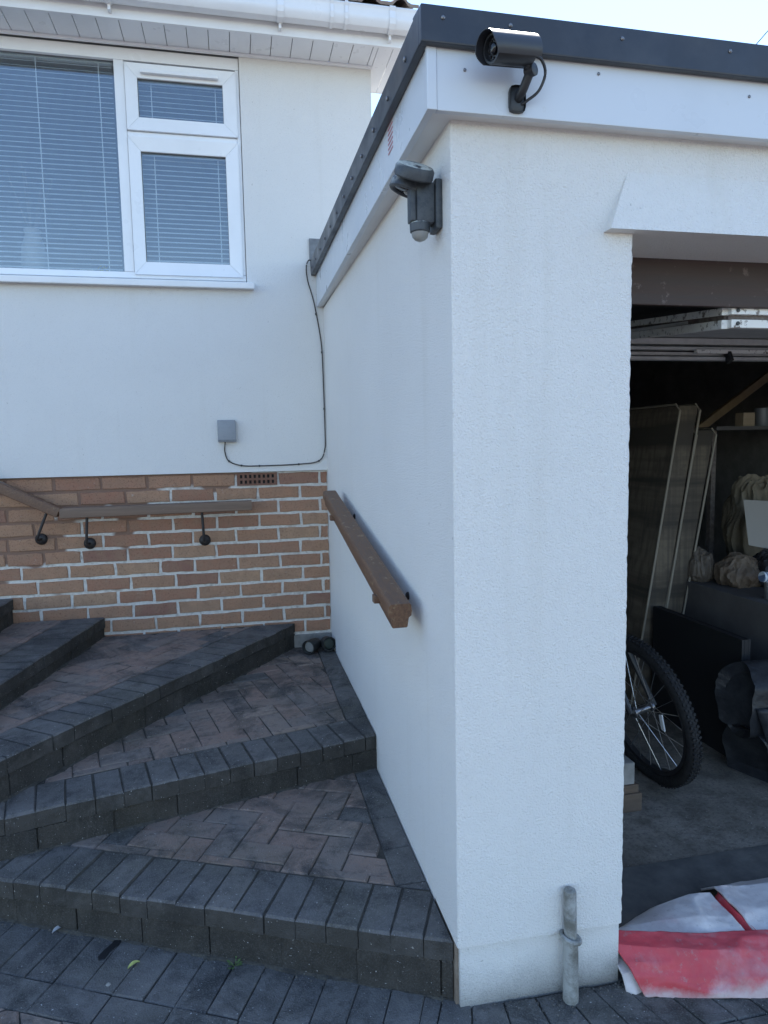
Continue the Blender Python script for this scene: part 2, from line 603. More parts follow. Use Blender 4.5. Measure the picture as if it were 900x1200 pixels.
# soldier course along the foot of the steps, fanning round the pillar and on past the garage
joints = []
for k in range(-15, 15):
    s = 1.24 - k * .087
    o = (PIV[0] + d1[0] * s + n1[0] * .016, PIV[1] + d1[1] * s + n1[1] * .016)
    joints.append((o, (-n1[0], -n1[1])))
joints = [j for j in joints if j[0][0] < .43][::-1]
joints.sort(key=lambda j: j[0][0])
for p, v in (((.462, 1.548), (-.041, -.083)), ((.530, 1.522), (-.026, -.080)), ((.610, 1.508), (-.010, -.084)),
             ((.695, 1.505), (.002, -.085)), ((.775, 1.505), (.018, -.095)), ((.850, 1.506), (.026, -.095))):
    L = math.hypot(*v); joints.append((p, (v[0] / L, v[1] / L)))
for k in range(30):
    joints.append(((.930 + k * .087, 1.508 + .001 * k), (.30, -.954)))
for (p, u), (q, w) in zip(joints, joints[1:]):
    g = .0013
    dx, dy = q[0] - p[0], q[1] - p[1]
    L = math.hypot(dx, dy); ex, ey = dx / L * g, dy / L * g
    ln = .182
    poly = [(p[0] + ex + u[0] * ln, p[1] + ey + u[1] * ln), (q[0] - ex + w[0] * ln, q[1] - ey + w[1] * ln),
            (q[0] - ex + w[0] * .003, q[1] - ey + w[1] * .003), (p[0] + ex + u[0] * .003, p[1] + ey + u[1] * .003)]
    paver("paving_block", poly, zg, M_CHARCOAL, drive)
# stretcher course beyond it
line = [(p[0] + u[0] * .1855, p[1] + u[1] * .1855) for p, u in joints]
outer = [(p[0] + u[0] * .278, p[1] + u[1] * .278) for p, u in joints]
for i in range(1, len(line) - 2, 2):
    a, b, c, e = line[i], line[i + 2] if i + 2 < len(line) else line[-1], outer[i + 2] if i + 2 < len(line) else outer[-1], outer[i]
    dx, dy = b[0] - a[0], b[1] - a[1]
    L = math.hypot(dx, dy); ex, ey = dx / L * .0013, dy / L * .0013
    paver("paving_block", [(e[0] + ex, e[1] + ey), (c[0] - ex, c[1] - ey), (b[0] - ex, b[1] - ey), (a[0] + ex, a[1] + ey)], zg, M_CHARCOAL, drive)
# brindle herringbone field
A0 = (PIV[0] + n1[0] * -.265, PIV[1] + n1[1] * -.265)
nd = n1[0] * A0[0] + n1[1] * A0[1]
ca, sa = math.cos(math.radians(20)), math.sin(math.radians(20))
fields = ([(n1[0], n1[1], nd), (0, -1, -.70), (-1, 0, 1.30), (1, 0, .40)], [(0, 1, 1.222), (n1[0], n1[1], nd), (0, -1, -.70), (-1, 0, -.402), (1, 0, 1.9)])
cnt = 0
for r_ in herringbone((-.5, 1.5), (ca, sa), (-sa, ca), .088, 36):
    for fld in fields:
        pl = clip(r_, fld)
        if pl and cnt < 190:
            if paver("paving_block", pl, zg, M_BRINDLE if random.random() < .72 else M_CHARCOAL, drive): cnt += 1

# ------------------------------------------------------------------ the winding steps
steps = empty("entrance_steps", (-.2, 2.6, .0), "winding block paved steps with charcoal nosings between brick wall and garage", "steps")
tread_planes = []
for k, (a, b, z) in enumerate(NOSE):
    d, n, L = axes(a, b)
    zlow = zg(0) if k == 0 else NOSE[k - 1][2]
    bound = [(1, 0, .4865), (0, 1, 3.7205)]
    if k >= 2: bound += [(0, -1, -2.15), (-1, 0, 2.3)]
    else: bound += [(-1, 0, .868)]
    big = [(-4, 0), (4, 0), (4, 6), (-4, 6)]

    def above(t): return (-n[0], -n[1], -(n[0] * a[0] + n[1] * a[1]) - t)
    bm = bmesh.new()
    prism(bm, clip(big, bound + [above(.016)]), -.06 if k == 0 else zlow - .05, z - .056)
    prism(bm, clip(big, [(p[0], p[1], p[2] - .002) for p in bound] + [above(.008)]), z - .0555, z - .0042)
    step = obj("step", bm, M_JOINT, steps)
    # next nosing limits the visible tread
    lim = [(1, 0, .4855), (0, 1, 3.709)]
    if k >= 2: lim += [(0, -1, -2.152)]
    if k < 4:
        a2, b2, _ = NOSE[k + 1]
        dd, nn, _ = axes(a2, b2)
        lim.append((nn[0], nn[1], nn[0] * a2[0] + nn[1] * a2[1] + .014))
    else:
        lim += [(-1, 0, 2.25)]
    # nosing course
    w = .0865
    off = (0.03, .05, .02, .06, .0)[k]
    m = int(L / w) + 3
    for j in range(-2, m):
        pl = clip(rect(a, d, n, j * w + off + .0012, (j + 1) * w + off - .0012, 0.0, .188), lim + [(-1, 0, 2.25)])
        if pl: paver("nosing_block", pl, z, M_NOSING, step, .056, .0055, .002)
    # riser bricks under the nosing, set back
    j, s, tot = 0, -.25 + off, L + .3
    zb = zlow - .004
    while s < tot:
        ln = .215 + random.uniform(-.02, .01)
        pl = clip(rect(a, d, n, s, s + ln - .004, .007 + random.uniform(-.003, .004), .1), [(1, 0, .486), (0, 1, 3.7195)] + ([(0, -1, -2.15)] if k >= 2 else [(-1, 0, .868)]))
        if pl:
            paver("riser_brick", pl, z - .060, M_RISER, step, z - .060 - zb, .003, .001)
        s += ln
    # edging along the garage wall
    inner = list(lim) + [(-n[0], -n[1], -(n[0] * a[0] + n[1] * a[1]) - .1905)]
    if k < 2:
        y = 1.60 if k == 0 else 2.62
        while y < 3.71:
            pl = clip([(.397, y), (.4855, y), (.4855, y + .175), (.397, y + .175)], inner)
            if pl: paver("edging_block", pl, z, M_CHARCOAL, step)
            y += .1785
        field = inner + [(1, 0, .3945)]
    else:
        field = inner
    o = (a[0] + n[0] * (.1905 + .031) + d[0] * .07, a[1] + n[1] * (.1905 + .031) + d[1] * .07)
    for r_ in herringbone(o, d, n, .0885, 22):
        pl = clip(r_, field)
        if pl: paver("paving_block", pl, z, M_BRINDLE if random.random() < .91 else M_CHARCOAL, step, .05, .004, .002)

bm = bmesh.new()
for k, (a, b, z) in enumerate(NOSE[:4]):
    d, n, L = axes(a, b)
    zl = None if k == 0 else NOSE[k - 1][2]
    prev = None
    m = int(L / .012)
    for i in range(m + 1):
        s_ = L * i / m
        wd_ = .004 + .016 * max(0, noise.fractal(Vector((s_ * 14, k * 3.1, 0)), 1, 2, 4) + .35)
        h_ = .003 + .006 * abs(noise.noise(Vector((s_ * 30, k * 5.0, 2))))
        row = []
        for tt, up_ in ((.016, h_ + .004), (.010 - wd_ * .5, h_ * .6), (.010 - wd_, -.003)):
            x, y = a[0] + d[0] * s_ + n[0] * tt, a[1] + d[1] * s_ + n[1] * tt
            row.append(bm.verts.new((min(x, .4868), y, (zg(x) if zl is None else zl) + up_)))
        if prev:
            for q in (0, 1): bm.faces.new((prev[q], prev[q + 1], row[q + 1], row[q]))
        prev = row
tag(obj("soil_line", bm, M_JOINT, steps), kind="stuff")

# ------------------------------------------------------------------ the house
house = empty("house", (0, 3.72, 0), "white rendered house above a buff brick base, with white windows", "house")
# rendered wall: an L round the window
bm = bmesh.new()
poly = [(-3.2, 1.27), (.772, 1.27), (.772, 3.372), (.093, 3.372), (.093, 2.225), (-3.2, 2.225)]
lo = [bm.verts.new((x, 3.708, z)) for x, z in poly]
hi = [bm.verts.new((x, 3.86, z)) for x, z in poly]
bm.faces.new(lo); bm.faces.new(hi[::-1])
for i in range(6): bm.faces.new((lo[i], lo[(i + 1) % 6], hi[(i + 1) % 6], hi[i]))
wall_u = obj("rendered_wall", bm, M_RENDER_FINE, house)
bm = bmesh.new()
box(bm, .60, .770, 3.87, 8.6, -.05, 3.36)
g = [(3.708, 3.36), (8.6, 3.36), (7.2, 5.1)]
l_ = [bm.verts.new((.600, y, z)) for y, z in g]; h_ = [bm.verts.new((.770, y, z)) for y, z in g]
bm.faces.new(l_); bm.faces.new(h_[::-1])
for i in range(3): bm.faces.new((l_[i], l_[(i + 1) % 3], h_[(i + 1) % 3], h_[i]))
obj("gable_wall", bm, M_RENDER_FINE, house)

# brick base: every brick a piece, irregular edges, mortar recessed
base = box_obj("brick_base", (-3.2, .487, 3.7275, 3.86, -.05, 1.268), M_MORTAR, house)
box_obj("cement_footing", (-3.2, .4865, 3.712, 3.85, -.05, .358), M_FOOTING, house)


def brick_mesh(w, h=.0605):
    bm = bmesh.new()
    pts = []
    m = 5
    for (x0, z0), (x1, z1), c in (((0, 0), (w, 0), m), ((w, 0), (w, h), 2), ((w, h), (0, h), m), ((0, h), (0, 0), 2)):
        for i in range(c):
            t = i / c
            pts.append((x0 + (x1 - x0) * t + random.uniform(-.0028, .0028), z0 + (z1 - z0) * t + random.uniform(-.0026, .0026)))
    cx, cz = w / 2, h / 2
    bk = [bm.verts.new((x - cx, .03, z - cz)) for x, z in pts]
    f1 = [bm.verts.new((x - cx, .003, z - cz)) for x, z in pts]
    f0 = [bm.verts.new(((x - cx) * .97, random.uniform(-.001, .001), (z - cz) * .92)) for x, z in pts]
    n = len(pts)
    bm.faces.new(f0)
    for i in range(n):
        j = (i + 1) % n
        bm.faces.new((bk[i], bk[j], f1[j], f1[i])); bm.faces.new((f1[i], f1[j], f0[j], f0[i]))
    bmesh.ops.recalc_face_normals(bm, faces=bm.faces[:])
    me = bpy.data.meshes.new("brick"); bm.to_mesh(me); bm.free()
    me.materials.append(M_BRICK)
    return me


variants = {}


def brick_at(x0, x1, zc):
    w = round((x1 - x0) / .004) * .004
    key = (w, random.randrange(5))
    if key not in variants: variants[key] = brick_mesh(w)
    flip = random.random() < .5
    mw = Matrix.Translation(((x0 + x1) / 2, 3.7225 + random.uniform(-.0015, .0015), zc))
    if flip: mw = mw @ Matrix.Rotation(math.pi, 4, 'Y')
    share("brick", variants[key], base, mw)


for cidx in range(12):
    zc = 1.27 - .0375 - .075 * cidx - .003
    off = .219 if cidx % 2 == 0 else .107
    off += random.uniform(-.012, .012) if cidx else 0
    x1 = off
    while x1 < .484:
        x0 = x1 + .0068; x2 = min(x1 + .225 - .0068, .4845)
        if x2 - x0 > .02: brick_at(x0, x2, zc)
        x1 += .225
    x1 = off
    while x1 > -1.9:
        wd = .225
        if cidx > 0 and random.random() < .10: wd = .178
        x0 = x1 - wd
        if cidx == 0 and x1 == off:
            wd = .225
        else:
            brick_at(x0 + .0068, x1 - .0068, zc)
        x1 = x0
# terracotta air brick with its grid of holes
bm = bmesh.new()
x0, x1, z0, z1 = .001, .214, 1.270 - .0735, 1.270 - .006
cols_, rows_ = 8, 2
pw, ph = (x1 - x0 - .022) / cols_, (z1 - z0 - .012) / rows_
hw = .0125
box(bm, x0, x1, 3.7165, 3.745, z0, z0 + .010); box(bm, x0, x1, 3.7165, 3.745, z1 - .010, z1)
zc_ = (z0 + z1) / 2
box(bm, x0, x1, 3.7167, 3.745, zc_ - .006, zc_ + .006)
for k in range(cols_ + 1):
    xx = x0 + .011 + pw * k
    a_ = x0 if k == 0 else xx - (pw - hw) / 2
    b_ = x1 if k == cols_ else xx + (pw - hw) / 2
    box(bm, a_, b_, 3.7169, 3.744, z0 + .009, z1 - .009)
M_TERRA = mat_simple_noise("terracotta_air_brick", (.17, .088, .060), (.23, .125, .09), 30, .9, .002)
ab = obj("air_brick", bm, M_TERRA, base)
box_obj("vent_backing", (x0 + .002, x1 - .002, 3.7255, 3.7262, z0 + .002, z1 - .002), NT("vent_dark", .9, (.02, .018, .016)).m, ab)

# ---- window
win = box_obj("window", (-2.6, .091, 3.722, 3.79, 3.303, 3.3595), M_UPVC, house, .003)     # head of the outer frame
FY = (3.7225, 3.79)


def bar(name, x0, x1, z0, z1, y0=FY[0], y1=FY[1], mat=None, bev=.004):
    return box_obj(name, (x0, x1, y0, y1, z0, z1), mat or M_UPVC, win, bev)


bar("frame_bottom", -2.6, .091, 2.262, 2.293)
bar("frame_jamb", .071, .0905, 2.2935, 3.3025)
bar("mullion", -.510, -.462, 2.2935, 3.3025)
bar("transom", -.4615, .0705, 2.945, 2.971)
bm = bmesh.new()
hexa(bm, [(-2.6, 3.655, 2.212), (.129, 3.655, 2.212), (.129, 3.78, 2.226), (-2.6, 3.78, 2.226),
          (-2.6, 3.652, 2.243), (.129, 3.652, 2.243), (.129, 3.78, 2.2615), (-2.6, 3.78, 2.2615)], .004)
obj("sill", bm, M_UPVC, win)


def casement(x0, x1, z0, z1, gx0, gx1, gz0, gz1):
    """four mitred members of a sash"""
    y0, y1 = 3.708, 3.775
    out = [(x0, z0), (x1, z0), (x1, z1), (x0, z1)]
    inn = [(gx0, gz0), (gx1, gz0), (gx1, gz1), (gx0, gz1)]
    e = .0006
    for i in range(4):
        j = (i + 1) % 4
        a, b, c, d_ = out[i], out[j], inn[j], inn[i]
        # pull the mitre ends in a hair so each joint shows
        def lerp(p, q): return (p[0] + (q[0] - p[0]) * e / max(1e-6, math.hypot(q[0] - p[0], q[1] - p[1])), p[1] + (q[1] - p[1]) * e / max(1e-6, math.hypot(q[0] - p[0], q[1] - p[1])))
        a2, b2, c2, d2 = lerp(a, b), lerp(b, a), lerp(c, d_), lerp(d_, c)
        bm = bmesh.new()
        # front face slopes back to the glass
        P = [(a2, y0), (b2, y0), (c2, y0 + .010), (d2, y0 + .010)]
        fr = [bm.verts.new((p[0], y, p[1])) for p, y in P]
        bk = [bm.verts.new((p[0], y1, p[1])) for p, y in P]
        bm.faces.new(fr); bm.faces.new(bk[::-1])
        for q in range(4): bm.faces.new((fr[q], fr[(q + 1) % 4], bk[(q + 1) % 4], bk[q]))
        obj("sash_member", bm, M_UPVC, win)


def gasket(x0, x1, z0, z1, y):
    bm = bmesh.new(); g = .004
    box(bm, x0, x1, y, y + .012, z0, z0 + g); box(bm, x0, x1, y, y + .012, z1 - g, z1)
    box(bm, x0, x0 + g, y, y + .012, z0 + g, z1 - g); box(bm, x1 - g, x1, y, y + .012, z0 + g, z1 - g)
    obj("gasket", bm, M_SEAL, win)


casement(-.459, .0735, 2.973, 3.287, -.403, .008, 3.038, 3.224)
casement(-.459, .0735, 2.279, 2.943, -.403, .010, 2.343, 2.878)
gasket(-.405, .010, 3.036, 3.226, 3.727); gasket(-.405, .012, 2.341, 2.880, 3.727); gasket(-2.602, -.506, 2.289, 3.306, 3.742)
for x0, x1, z0, z1, y in ((-.404, .009, 3.037, 3.225, 3.736), (-.404, .011, 2.342, 2.879, 3.736), (-2.6, -.508, 2.291, 3.304, 3.752)):
    box_obj("pane", (x0, x1, y, y + .004, z0, z1), M_GLASS, win)
# trickle ventilator
bm = bmesh.new()
box(bm, -.385, -.012, 3.690, 3.7085, 3.238, 3.254, .004)
obj("trickle_vent", bm, M_UPVC, win)
# room behind
bm = bmesh.new()
X0, X1, Y0, Y1, Z0, Z1 = -3.15, .59, 3.862, 6.9, 1.2, 3.42
box(bm, X0 - .05, X0, Y0, Y1, Z0, Z1); box(bm, X1, X1 + .009, Y0, Y1, Z0, Z1)
box(bm, X0, X1, Y1, Y1 + .05, Z0, Z1); box(bm, X0, X1, Y0, Y1, Z0 - .05, Z0); box(bm, X0, X1, Y0, Y1, Z1, Z1 + .02)
obj("room_shell", bm, M_ROOM, house)
box_obj("window_board", (-2.7, .15, 3.80, 4.02, 2.215, 2.255), M_UPVC, house)
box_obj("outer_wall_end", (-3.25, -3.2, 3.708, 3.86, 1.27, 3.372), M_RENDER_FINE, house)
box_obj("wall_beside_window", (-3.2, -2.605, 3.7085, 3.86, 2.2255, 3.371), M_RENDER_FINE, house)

# ---- eaves
soff = box_obj("soffit", (-3.0, .93, 3.514, 3.706, 3.3815, 3.395), M_GROOVE, house)
x = -2.95
while x < .77:
    box_obj("soffit_board", (x + .0015, min(x + .0985, .775), 3.514, 3.7065, 3.372, 3.3805), M_UPVC, soff, .002)
    x += .1
for i, xx in enumerate((.777, .853)):
    box_obj("soffit_board", (xx, xx + .074, 3.514, 3.95, 3.3715, 3.3805), M_UPVC, soff, .002)
box_obj("eaves_box_side", (.9275, .940, 3.5135, 3.96, 3.368, 3.50), M_UPVC, soff)
box_obj("eaves_box_back", (.774, .927, 3.951, 3.962, 3.3715, 3.46), M_UPVC, soff)
box_obj("wall_bead", (-3.0, .772, 3.690, 3.7075, 3.360, 3.3715), M_UPVC, soff, .002)
fas = box_obj("fascia_board", (-3.0, .9405, 3.496, 3.513, 3.365, 3.500), M_UPVC, house, .003)
# gutter: half open trough with a lip
gut = None
prof = [(0.0, .085), (.004, .030), (.018, .006), (.040, 0.0), (.070, .002), (.086, .018), (.092, .040), (.090, .070), (.096, .082), (.092, .090),
        (.084, .086), (.084, .042), (.078, .022), (.066, .010), (.040, .008), (.022, .012), (.010, .032), (.006, .085)]
bm = bmesh.new()
r0 = [bm.verts.new((-3.0, 3.494 - p[0], 3.407 + p[1])) for p in prof]
r1 = [bm.verts.new((.945, 3.494 - p[0], 3.407 + p[1])) for p in prof]
for i in range(len(prof)):
    j = (i + 1) % len(prof); bm.faces.new((r0[i], r0[j], r1[j], r1[i]))
gut = obj("gutter", bm, M_UPVC, house, smooth=True)
outer_p = prof[:10]
for xx, w in ((-1.3, .03), (-.48, .03), (.286, .03), (.528, .016), (.598, .016), (.822, .03)):
    bm = bmesh.new()
    q = [(p[0] * 1.05 - .0015, (p[1] - .045) * 1.08 + .0445) for p in outer_p]
    a_ = [bm.verts.new((xx - w / 2, 3.494 - p[0], 3.407 + p[1])) for p in q]
    b_ = [bm.verts.new((xx + w / 2, 3.494 - p[0], 3.407 + p[1])) for p in q]
    for i in range(len(q) - 1): bm.faces.new((a_[i], a_[i + 1], b_[i + 1], b_[i]))
    if w > .02: box(bm, xx - .006, xx + .006, 3.462, 3.4955, 3.380, 3.411)
    obj("gutter_bracket", bm, M_UPVC, gut)
bm = bmesh.new()
a_ = [bm.verts.new((.945, 3.494 - p[0] * 1.03, 3.407 + p[1])) for p in outer_p]
b_ = [bm.verts.new((.951, 3.494 - p[0] * 1.03, 3.407 + p[1])) for p in outer_p]
bm.faces.new(a_); bm.faces.new(b_[::-1])
for i in range(len(outer_p)):
    j = (i + 1) % len(outer_p); bm.faces.new((a_[i], a_[j], b_[j], b_[i]))
obj("gutter_end_cap", bm, M_UPVC, gut)

# ---- roof
PITCH = math.radians(27)
bm = bmesh.new()
cy, sy = math.cos(PITCH), math.sin(PITCH)
e0, e1 = (3.47, 3.48), (7.2, 3.48 + 3.73 * math.tan(PITCH))
for s in (0,):
    P = [(-3.4, e0[0], e0[1]), (.95, e0[0], e0[1]), (.95, e1[0], e1[1]), (-3.4, e1[0], e1[1])]
    hexa(bm, P + [(p[0], p[1], p[2] + .03) for p in P])
P = [(-3.4, e1[0], e1[1]), (.95, e1[0], e1[1]), (.95, 10.9, 3.5), (-3.4, 10.9, 3.5)]
hexa(bm, P + [(p[0], p[1], p[2] + .03) for p in P])
roof = obj("roof", bm, M_TILE, house)
box_obj("verge_board", (.942, .956, 3.50, 3.52, 3.45, 3.52), M_UPVC, roof)


def tile_mesh():
    bm = bmesh.new()
    W, Ln, N = .30, .40, 16
    pr = []
    for i in range(N + 1):
        u = i / N
        pr.append((u * W, .030 * max(0.0, math.sin(2 * math.pi * (2 * u - .15))) ** .8 + .004))
    tp0 = [bm.verts.new((x, 0, z + .022)) for x, z in pr]
    tp1 = [bm.verts.new((x, Ln, z)) for x, z in pr]
    bt0 = [bm.verts.new((x, 0, z + .008)) for x, z in pr]
    for i in range(N):
        bm.faces.new((tp0[i], tp0[i + 1], tp1[i + 1], tp1[i]))
        bm.faces.new((bt0[i], bt0[i + 1], tp0[i + 1], tp0[i]))
    me = bpy.data.meshes.new("roof_tile"); bm.to_mesh(me); bm.free(); me.materials.append(M_TILE)
    return me


tm = tile_mesh()
for row in range(4):
    for k in range(10):
        s = row * .33
        mw = Matrix.Translation((.955 - .302 * (k + 1), 3.408 + s * cy, 3.492 + s * sy)) @ Matrix.Rotation(PITCH + random.uniform(-.01, .01), 4, 'X')
        share("roof_tile", tm, roof, mw)

# ------------------------------------------------------------------ the garage
gar = empty("garage", (1.9, 1.6, 0), "white rendered flat roofed garage with its up and over door open", "garage")
box_obj("side_wall", (.488, .60, 1.6995, 3.8695, -.05, 2.13), M_RENDER, gar)
box_obj("rear_side_wall", (.771, .80, 3.87, 7.0, -.05, 2.3), M_GWALL, gar)
bm = bmesh.new()
rows_p = []
NP = 230
for i in range(NP + 1):
    z = .157 + (2.13 - .157) * i / NP
    zl = z - (.011 if i == 0 else 0)
    j1 = .0022 * noise.fractal(Vector((z * 60, 1.7, 0)), 1, 2, 3)
    j2 = .0022 * noise.fractal(Vector((z * 60, 9.7, 0)), 1, 2, 3)
    pts_ = [(.488, 1.504), (.4892 + j1, 1.5005 + abs(j1) * .4), (.493, 1.499), (.931, 1.499), (.9365 + j2, 1.5008 + abs(j2) * .4), (.9375, 1.505), (.9375, 1.6995), (.488, 1.6995)]
    if z > 1.886: pts_[3:6] = [(.934, 1.499), (.936, 1.499), (.9375, 1.499)]
    rows_p.append([bm.verts.new((x, y, z if x < .7 else zl)) for x, y in pts_])
for r0, r1 in zip(rows_p, rows_p[1:]):
    for q in range(8): bm.faces.new((r0[q], r0[(q + 1) % 8], r1[(q + 1) % 8], r1[q]))
bm.faces.new(rows_p[0][::-1]); bm.faces.new(rows_p[-1])
obj("front_pillar", bm, M_RENDER, gar)
bm = bmesh.new()
box(bm, .497, .934, 1.509, 1.69, -.09, .160)
obj("pillar_plinth", bm, M_PLINTH, gar)
box_obj("mortar_infill", (.4885, .60, 1.520, 1.6993, -.06, .1565), mat_simple_noise("brown_mortar", (.22, .17, .13), (.32, .27, .22), 25, .95, .005), gar)
box_obj("lintel_wall", (.9375, 3.4, 1.499, 1.692, 1.886, 2.13), M_RENDER, gar)
bm = bmesh.new()       # bell-cast bead over the opening, tapering to nothing at its top
P = [(.860, 1.466, 1.884), (3.4, 1.466, 1.884), (3.4, 1.4985, 2.022), (.920, 1.4985, 2.022)]
Q = [(.860, 1.512, 1.884), (3.4, 1.512, 1.884), (3.4, 1.512, 2.022), (.920, 1.512, 2.022)]
hexa(bm, P + Q)
obj("render_drip", bm, M_RENDER, gar)
box_obj("right_pillar", (3.401, 3.9, 1.499, 1.70, -.09, 2.13), M_RENDER, gar)
box_obj("right_wall", (3.78, 3.9, 1.701, 7.0, -.05, 2.3), M_GWALL, gar)
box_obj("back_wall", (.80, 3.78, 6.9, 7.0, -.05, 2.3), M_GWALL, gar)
box_obj("header_beam", (.9385, 3.4, 1.6925, 1.7125, 1.764, 2.12), M_BEAM, gar, .003)
# roof deck rising gently to the back
bm = bmesh.new()
hexa(bm, [(.470, 1.47, 2.17), (3.9, 1.47, 2.17), (3.9, 7.0, 2.30), (.470, 7.0, 2.30),
          (.470, 1.47, 2.285), (3.9, 1.47, 2.285), (3.9, 7.0, 2.46), (.470, 7.0, 2.46)])
deck = obj("roof_deck", bm, M_GWALL, gar)
# soffit strips, fascias and trim
bm = bmesh.new()
hexa(bm, [(.440, 1.464, 2.106), (3.9, 1.464, 2.106), (3.9, 1.502, 2.106), (.490, 1.502, 2.106),
          (.440, 1.464, 2.118), (3.9, 1.464, 2.118), (3.9, 1.502, 2.118), (.490, 1.502, 2.118)])
hexa(bm, [(.440, 1.4645, 2.1062), (.4905, 1.5025, 2.1062), (.4905, 3.707, 2.140), (.468, 3.707, 2.140),
          (.440, 1.4645, 2.1182), (.4905, 1.5025, 2.1182), (.4905, 3.707, 2.152), (.468, 3.707, 2.152)])
obj("underside_strip", bm, M_UPVC_OLD, gar)
bm = bmesh.new()
hexa(bm, [(.4435, 1.450, 2.100), (3.9, 1.450, 2.098), (3.9, 1.466, 2.098), (.4435, 1.466, 2.100),
          (.4435, 1.450, 2.290), (3.9, 1.450, 2.286), (3.9, 1.466, 2.286), (.4435, 1.466, 2.290)], .0015)
ff = obj("front_fascia", bm, M_FILM, gar)
bm = bmesh.new()
hexa(bm, [(.424, 1.464, 2.103), (.441, 1.464, 2.103), (.471, 3.7075, 2.137), (.454, 3.7075, 2.137),
          (.424, 1.464, 2.288), (.441, 1.464, 2.288), (.471, 3.7075, 2.366), (.454, 3.7075, 2.366)], .0015)
sf = obj("side_fascia", bm, M_FILM, gar)
bm = bmesh.new()
box(bm, .4215, .443, 1.4475, 1.4635, 2.0995, 2.29, .002)
obj("corner_piece", bm, M_FILM, ff)
bm = bmesh.new()
hexa(bm, [(.405, 1.430, 2.223), (3.92, 1.430, 2.219), (3.92, 1.448, 2.219), (.405, 1.448, 2.223),
          (.405, 1.430, 2.296), (3.92, 1.430, 2.292), (3.92, 1.50, 2.305), (.405, 1.50, 2.305)], .003)
ft = obj("front_roof_trim", bm, M_TRIM, gar)
bm = bmesh.new()
hexa(bm, [(.4045, 1.4485, 2.2245), (.4225, 1.4485, 2.2245), (.450, 3.707, 2.299), (.427, 3.707, 2.299),
          (.4045, 1.4485, 2.2975), (.480, 1.4485, 2.305), (.50, 3.707, 2.385), (.424, 3.707, 2.373)], .003)
st = obj("side_roof_trim", bm, M_TRIM, gar)
for k in range(12):
    f = (k + .6) / 12
    lathe_c = (.4045 + .021 * f - .0005, 1.45 + 2.26 * f, 2.252 + .074 * f)
    bm = bmesh.new(); lathe(bm, [(0, .006), (.003, .006), (.005, .003)], lathe_c, (-1, 0, 0), 8); obj("screw", bm, M_SCREW, st)
for xx in (.452, .60, .86, 1.13, 1.5):
    bm = bmesh.new(); lathe(bm, [(0, .0045), (.002, .0045), (.004, .002)], (xx, 1.4305, 2.272), (0, -1, 0), 8); obj("screw", bm, M_SCREW, ft)
for xx, zz in ((.505, 2.185), (.815, 2.205), (1.2, 2.19)):
    bm = bmesh.new(); lathe(bm, [(0, .0035), (.002, .0035), (.003, .002)], (xx, 1.4502, zz), (0, -1, 0), 8); obj("pin_head", bm, M_SCREW, ff)
box_obj("raised_roof_edge", (1.30, 1.62, 2.2, 2.24, 2.33, 2.372 + .4), M_TRIM, gar) if False else None
# faint red maker's lines printed on the protective film of the side board
bm = bmesh.new()
for k in range(7):
    z0 = 2.165 + .012 * k
    y0 = 1.792
    xo = .424 + .030 * (y0 - 1.464) / 2.2435 - .0008
    hexa(bm, [(xo, y0, z0), (xo, y0 + .055, z0), (xo + .0006, y0 + .055, z0), (xo + .0006, y0, z0),
              (xo, y0, z0 + .004), (xo, y0 + .055, z0 + .004), (xo + .0006, y0 + .055, z0 + .004), (xo + .0006, y0, z0 + .004)])
obj("printed_lines", bm, M_REDPRINT, sf)
# grey flashing plate where the roof meets the house
box_obj("flashing_plate", (.421, .50, 3.694, 3.7075, 2.378, 2.487), M_LEAD, gar, .002)
# garage floor
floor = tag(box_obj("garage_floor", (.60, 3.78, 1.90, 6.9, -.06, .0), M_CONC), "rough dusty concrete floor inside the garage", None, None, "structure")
bm = bmesh.new()
hexa(bm, [(.9345, 1.506, -.07), (3.4, 1.506, -.07), (3.4, 1.899, -.07), (.9345, 1.899, -.07),
          (.9345, 1.506, -.022), (3.4, 1.506, -.03), (3.4, 1.899, .004), (.9345, 1.899, .004)])
tag(obj("garage_threshold", bm, M_THRESH), "dark damp concrete threshold of the garage opening", None, None, "structure")

# up and over door, swung open overhead
t = NT("flaking_white_steel", .5).world()
c = t.mix(t.ramp(t.noise(34, 6, .75), [(.54, 0.0), (.62, 1.0)]), (.84, .84, .81), (.20, .17, .15))
M_DOOR = t.color(c).bump(t.noise(40, 5), .002, .6).m
M_DOOR_IN = mat_simple_noise("galvanised_door", (.50, .51, .51), (.66, .66, .65), 14, .45, .001)
M_RUST = mat_simple_noise("rusty_channel", (.13, .105, .095), (.24, .21, .19), 40, .8, .002)
door = empty("garage_door", (2.3, 1.78, 1.75)); door.name = "door"
col.objects.unlink(door); WM.pop("garage_door", None); link(door, gar, Matrix.Translation((2.3, 1.78, 1.75)))
door_panel = None
bm = bmesh.new()
hexa(bm, [(1.395, 1.738, 1.741), (3.35, 1.738, 1.741), (3.35, 3.55, 1.930), (1.62, 3.55, 1.930),
          (1.395, 1.738, 1.750), (3.35, 1.738, 1.750), (3.35, 3.55, 1.940), (1.62, 3.55, 1.940)])
obj("leaf", bm, M_DOOR_IN, door)


def beamh(name, a, b, w, h, mat, parent, bev=.002):
    a, b = Vector(a), Vector(b)
    s, u = frame_basis(b - a)
    u = Vector((0, 0, 1)) if abs((b - a).normalized().z) < .7 else u
    bm = bmesh.new()
    P = [q + s * sx * w / 2 + u * sz * h / 2 for sz in (-1, 1) for q, sx in ((a, -1), (b, -1), (b, 1), (a, 1))]
    hexa(bm, P, bev)
    return obj(name, bm, mat, parent)


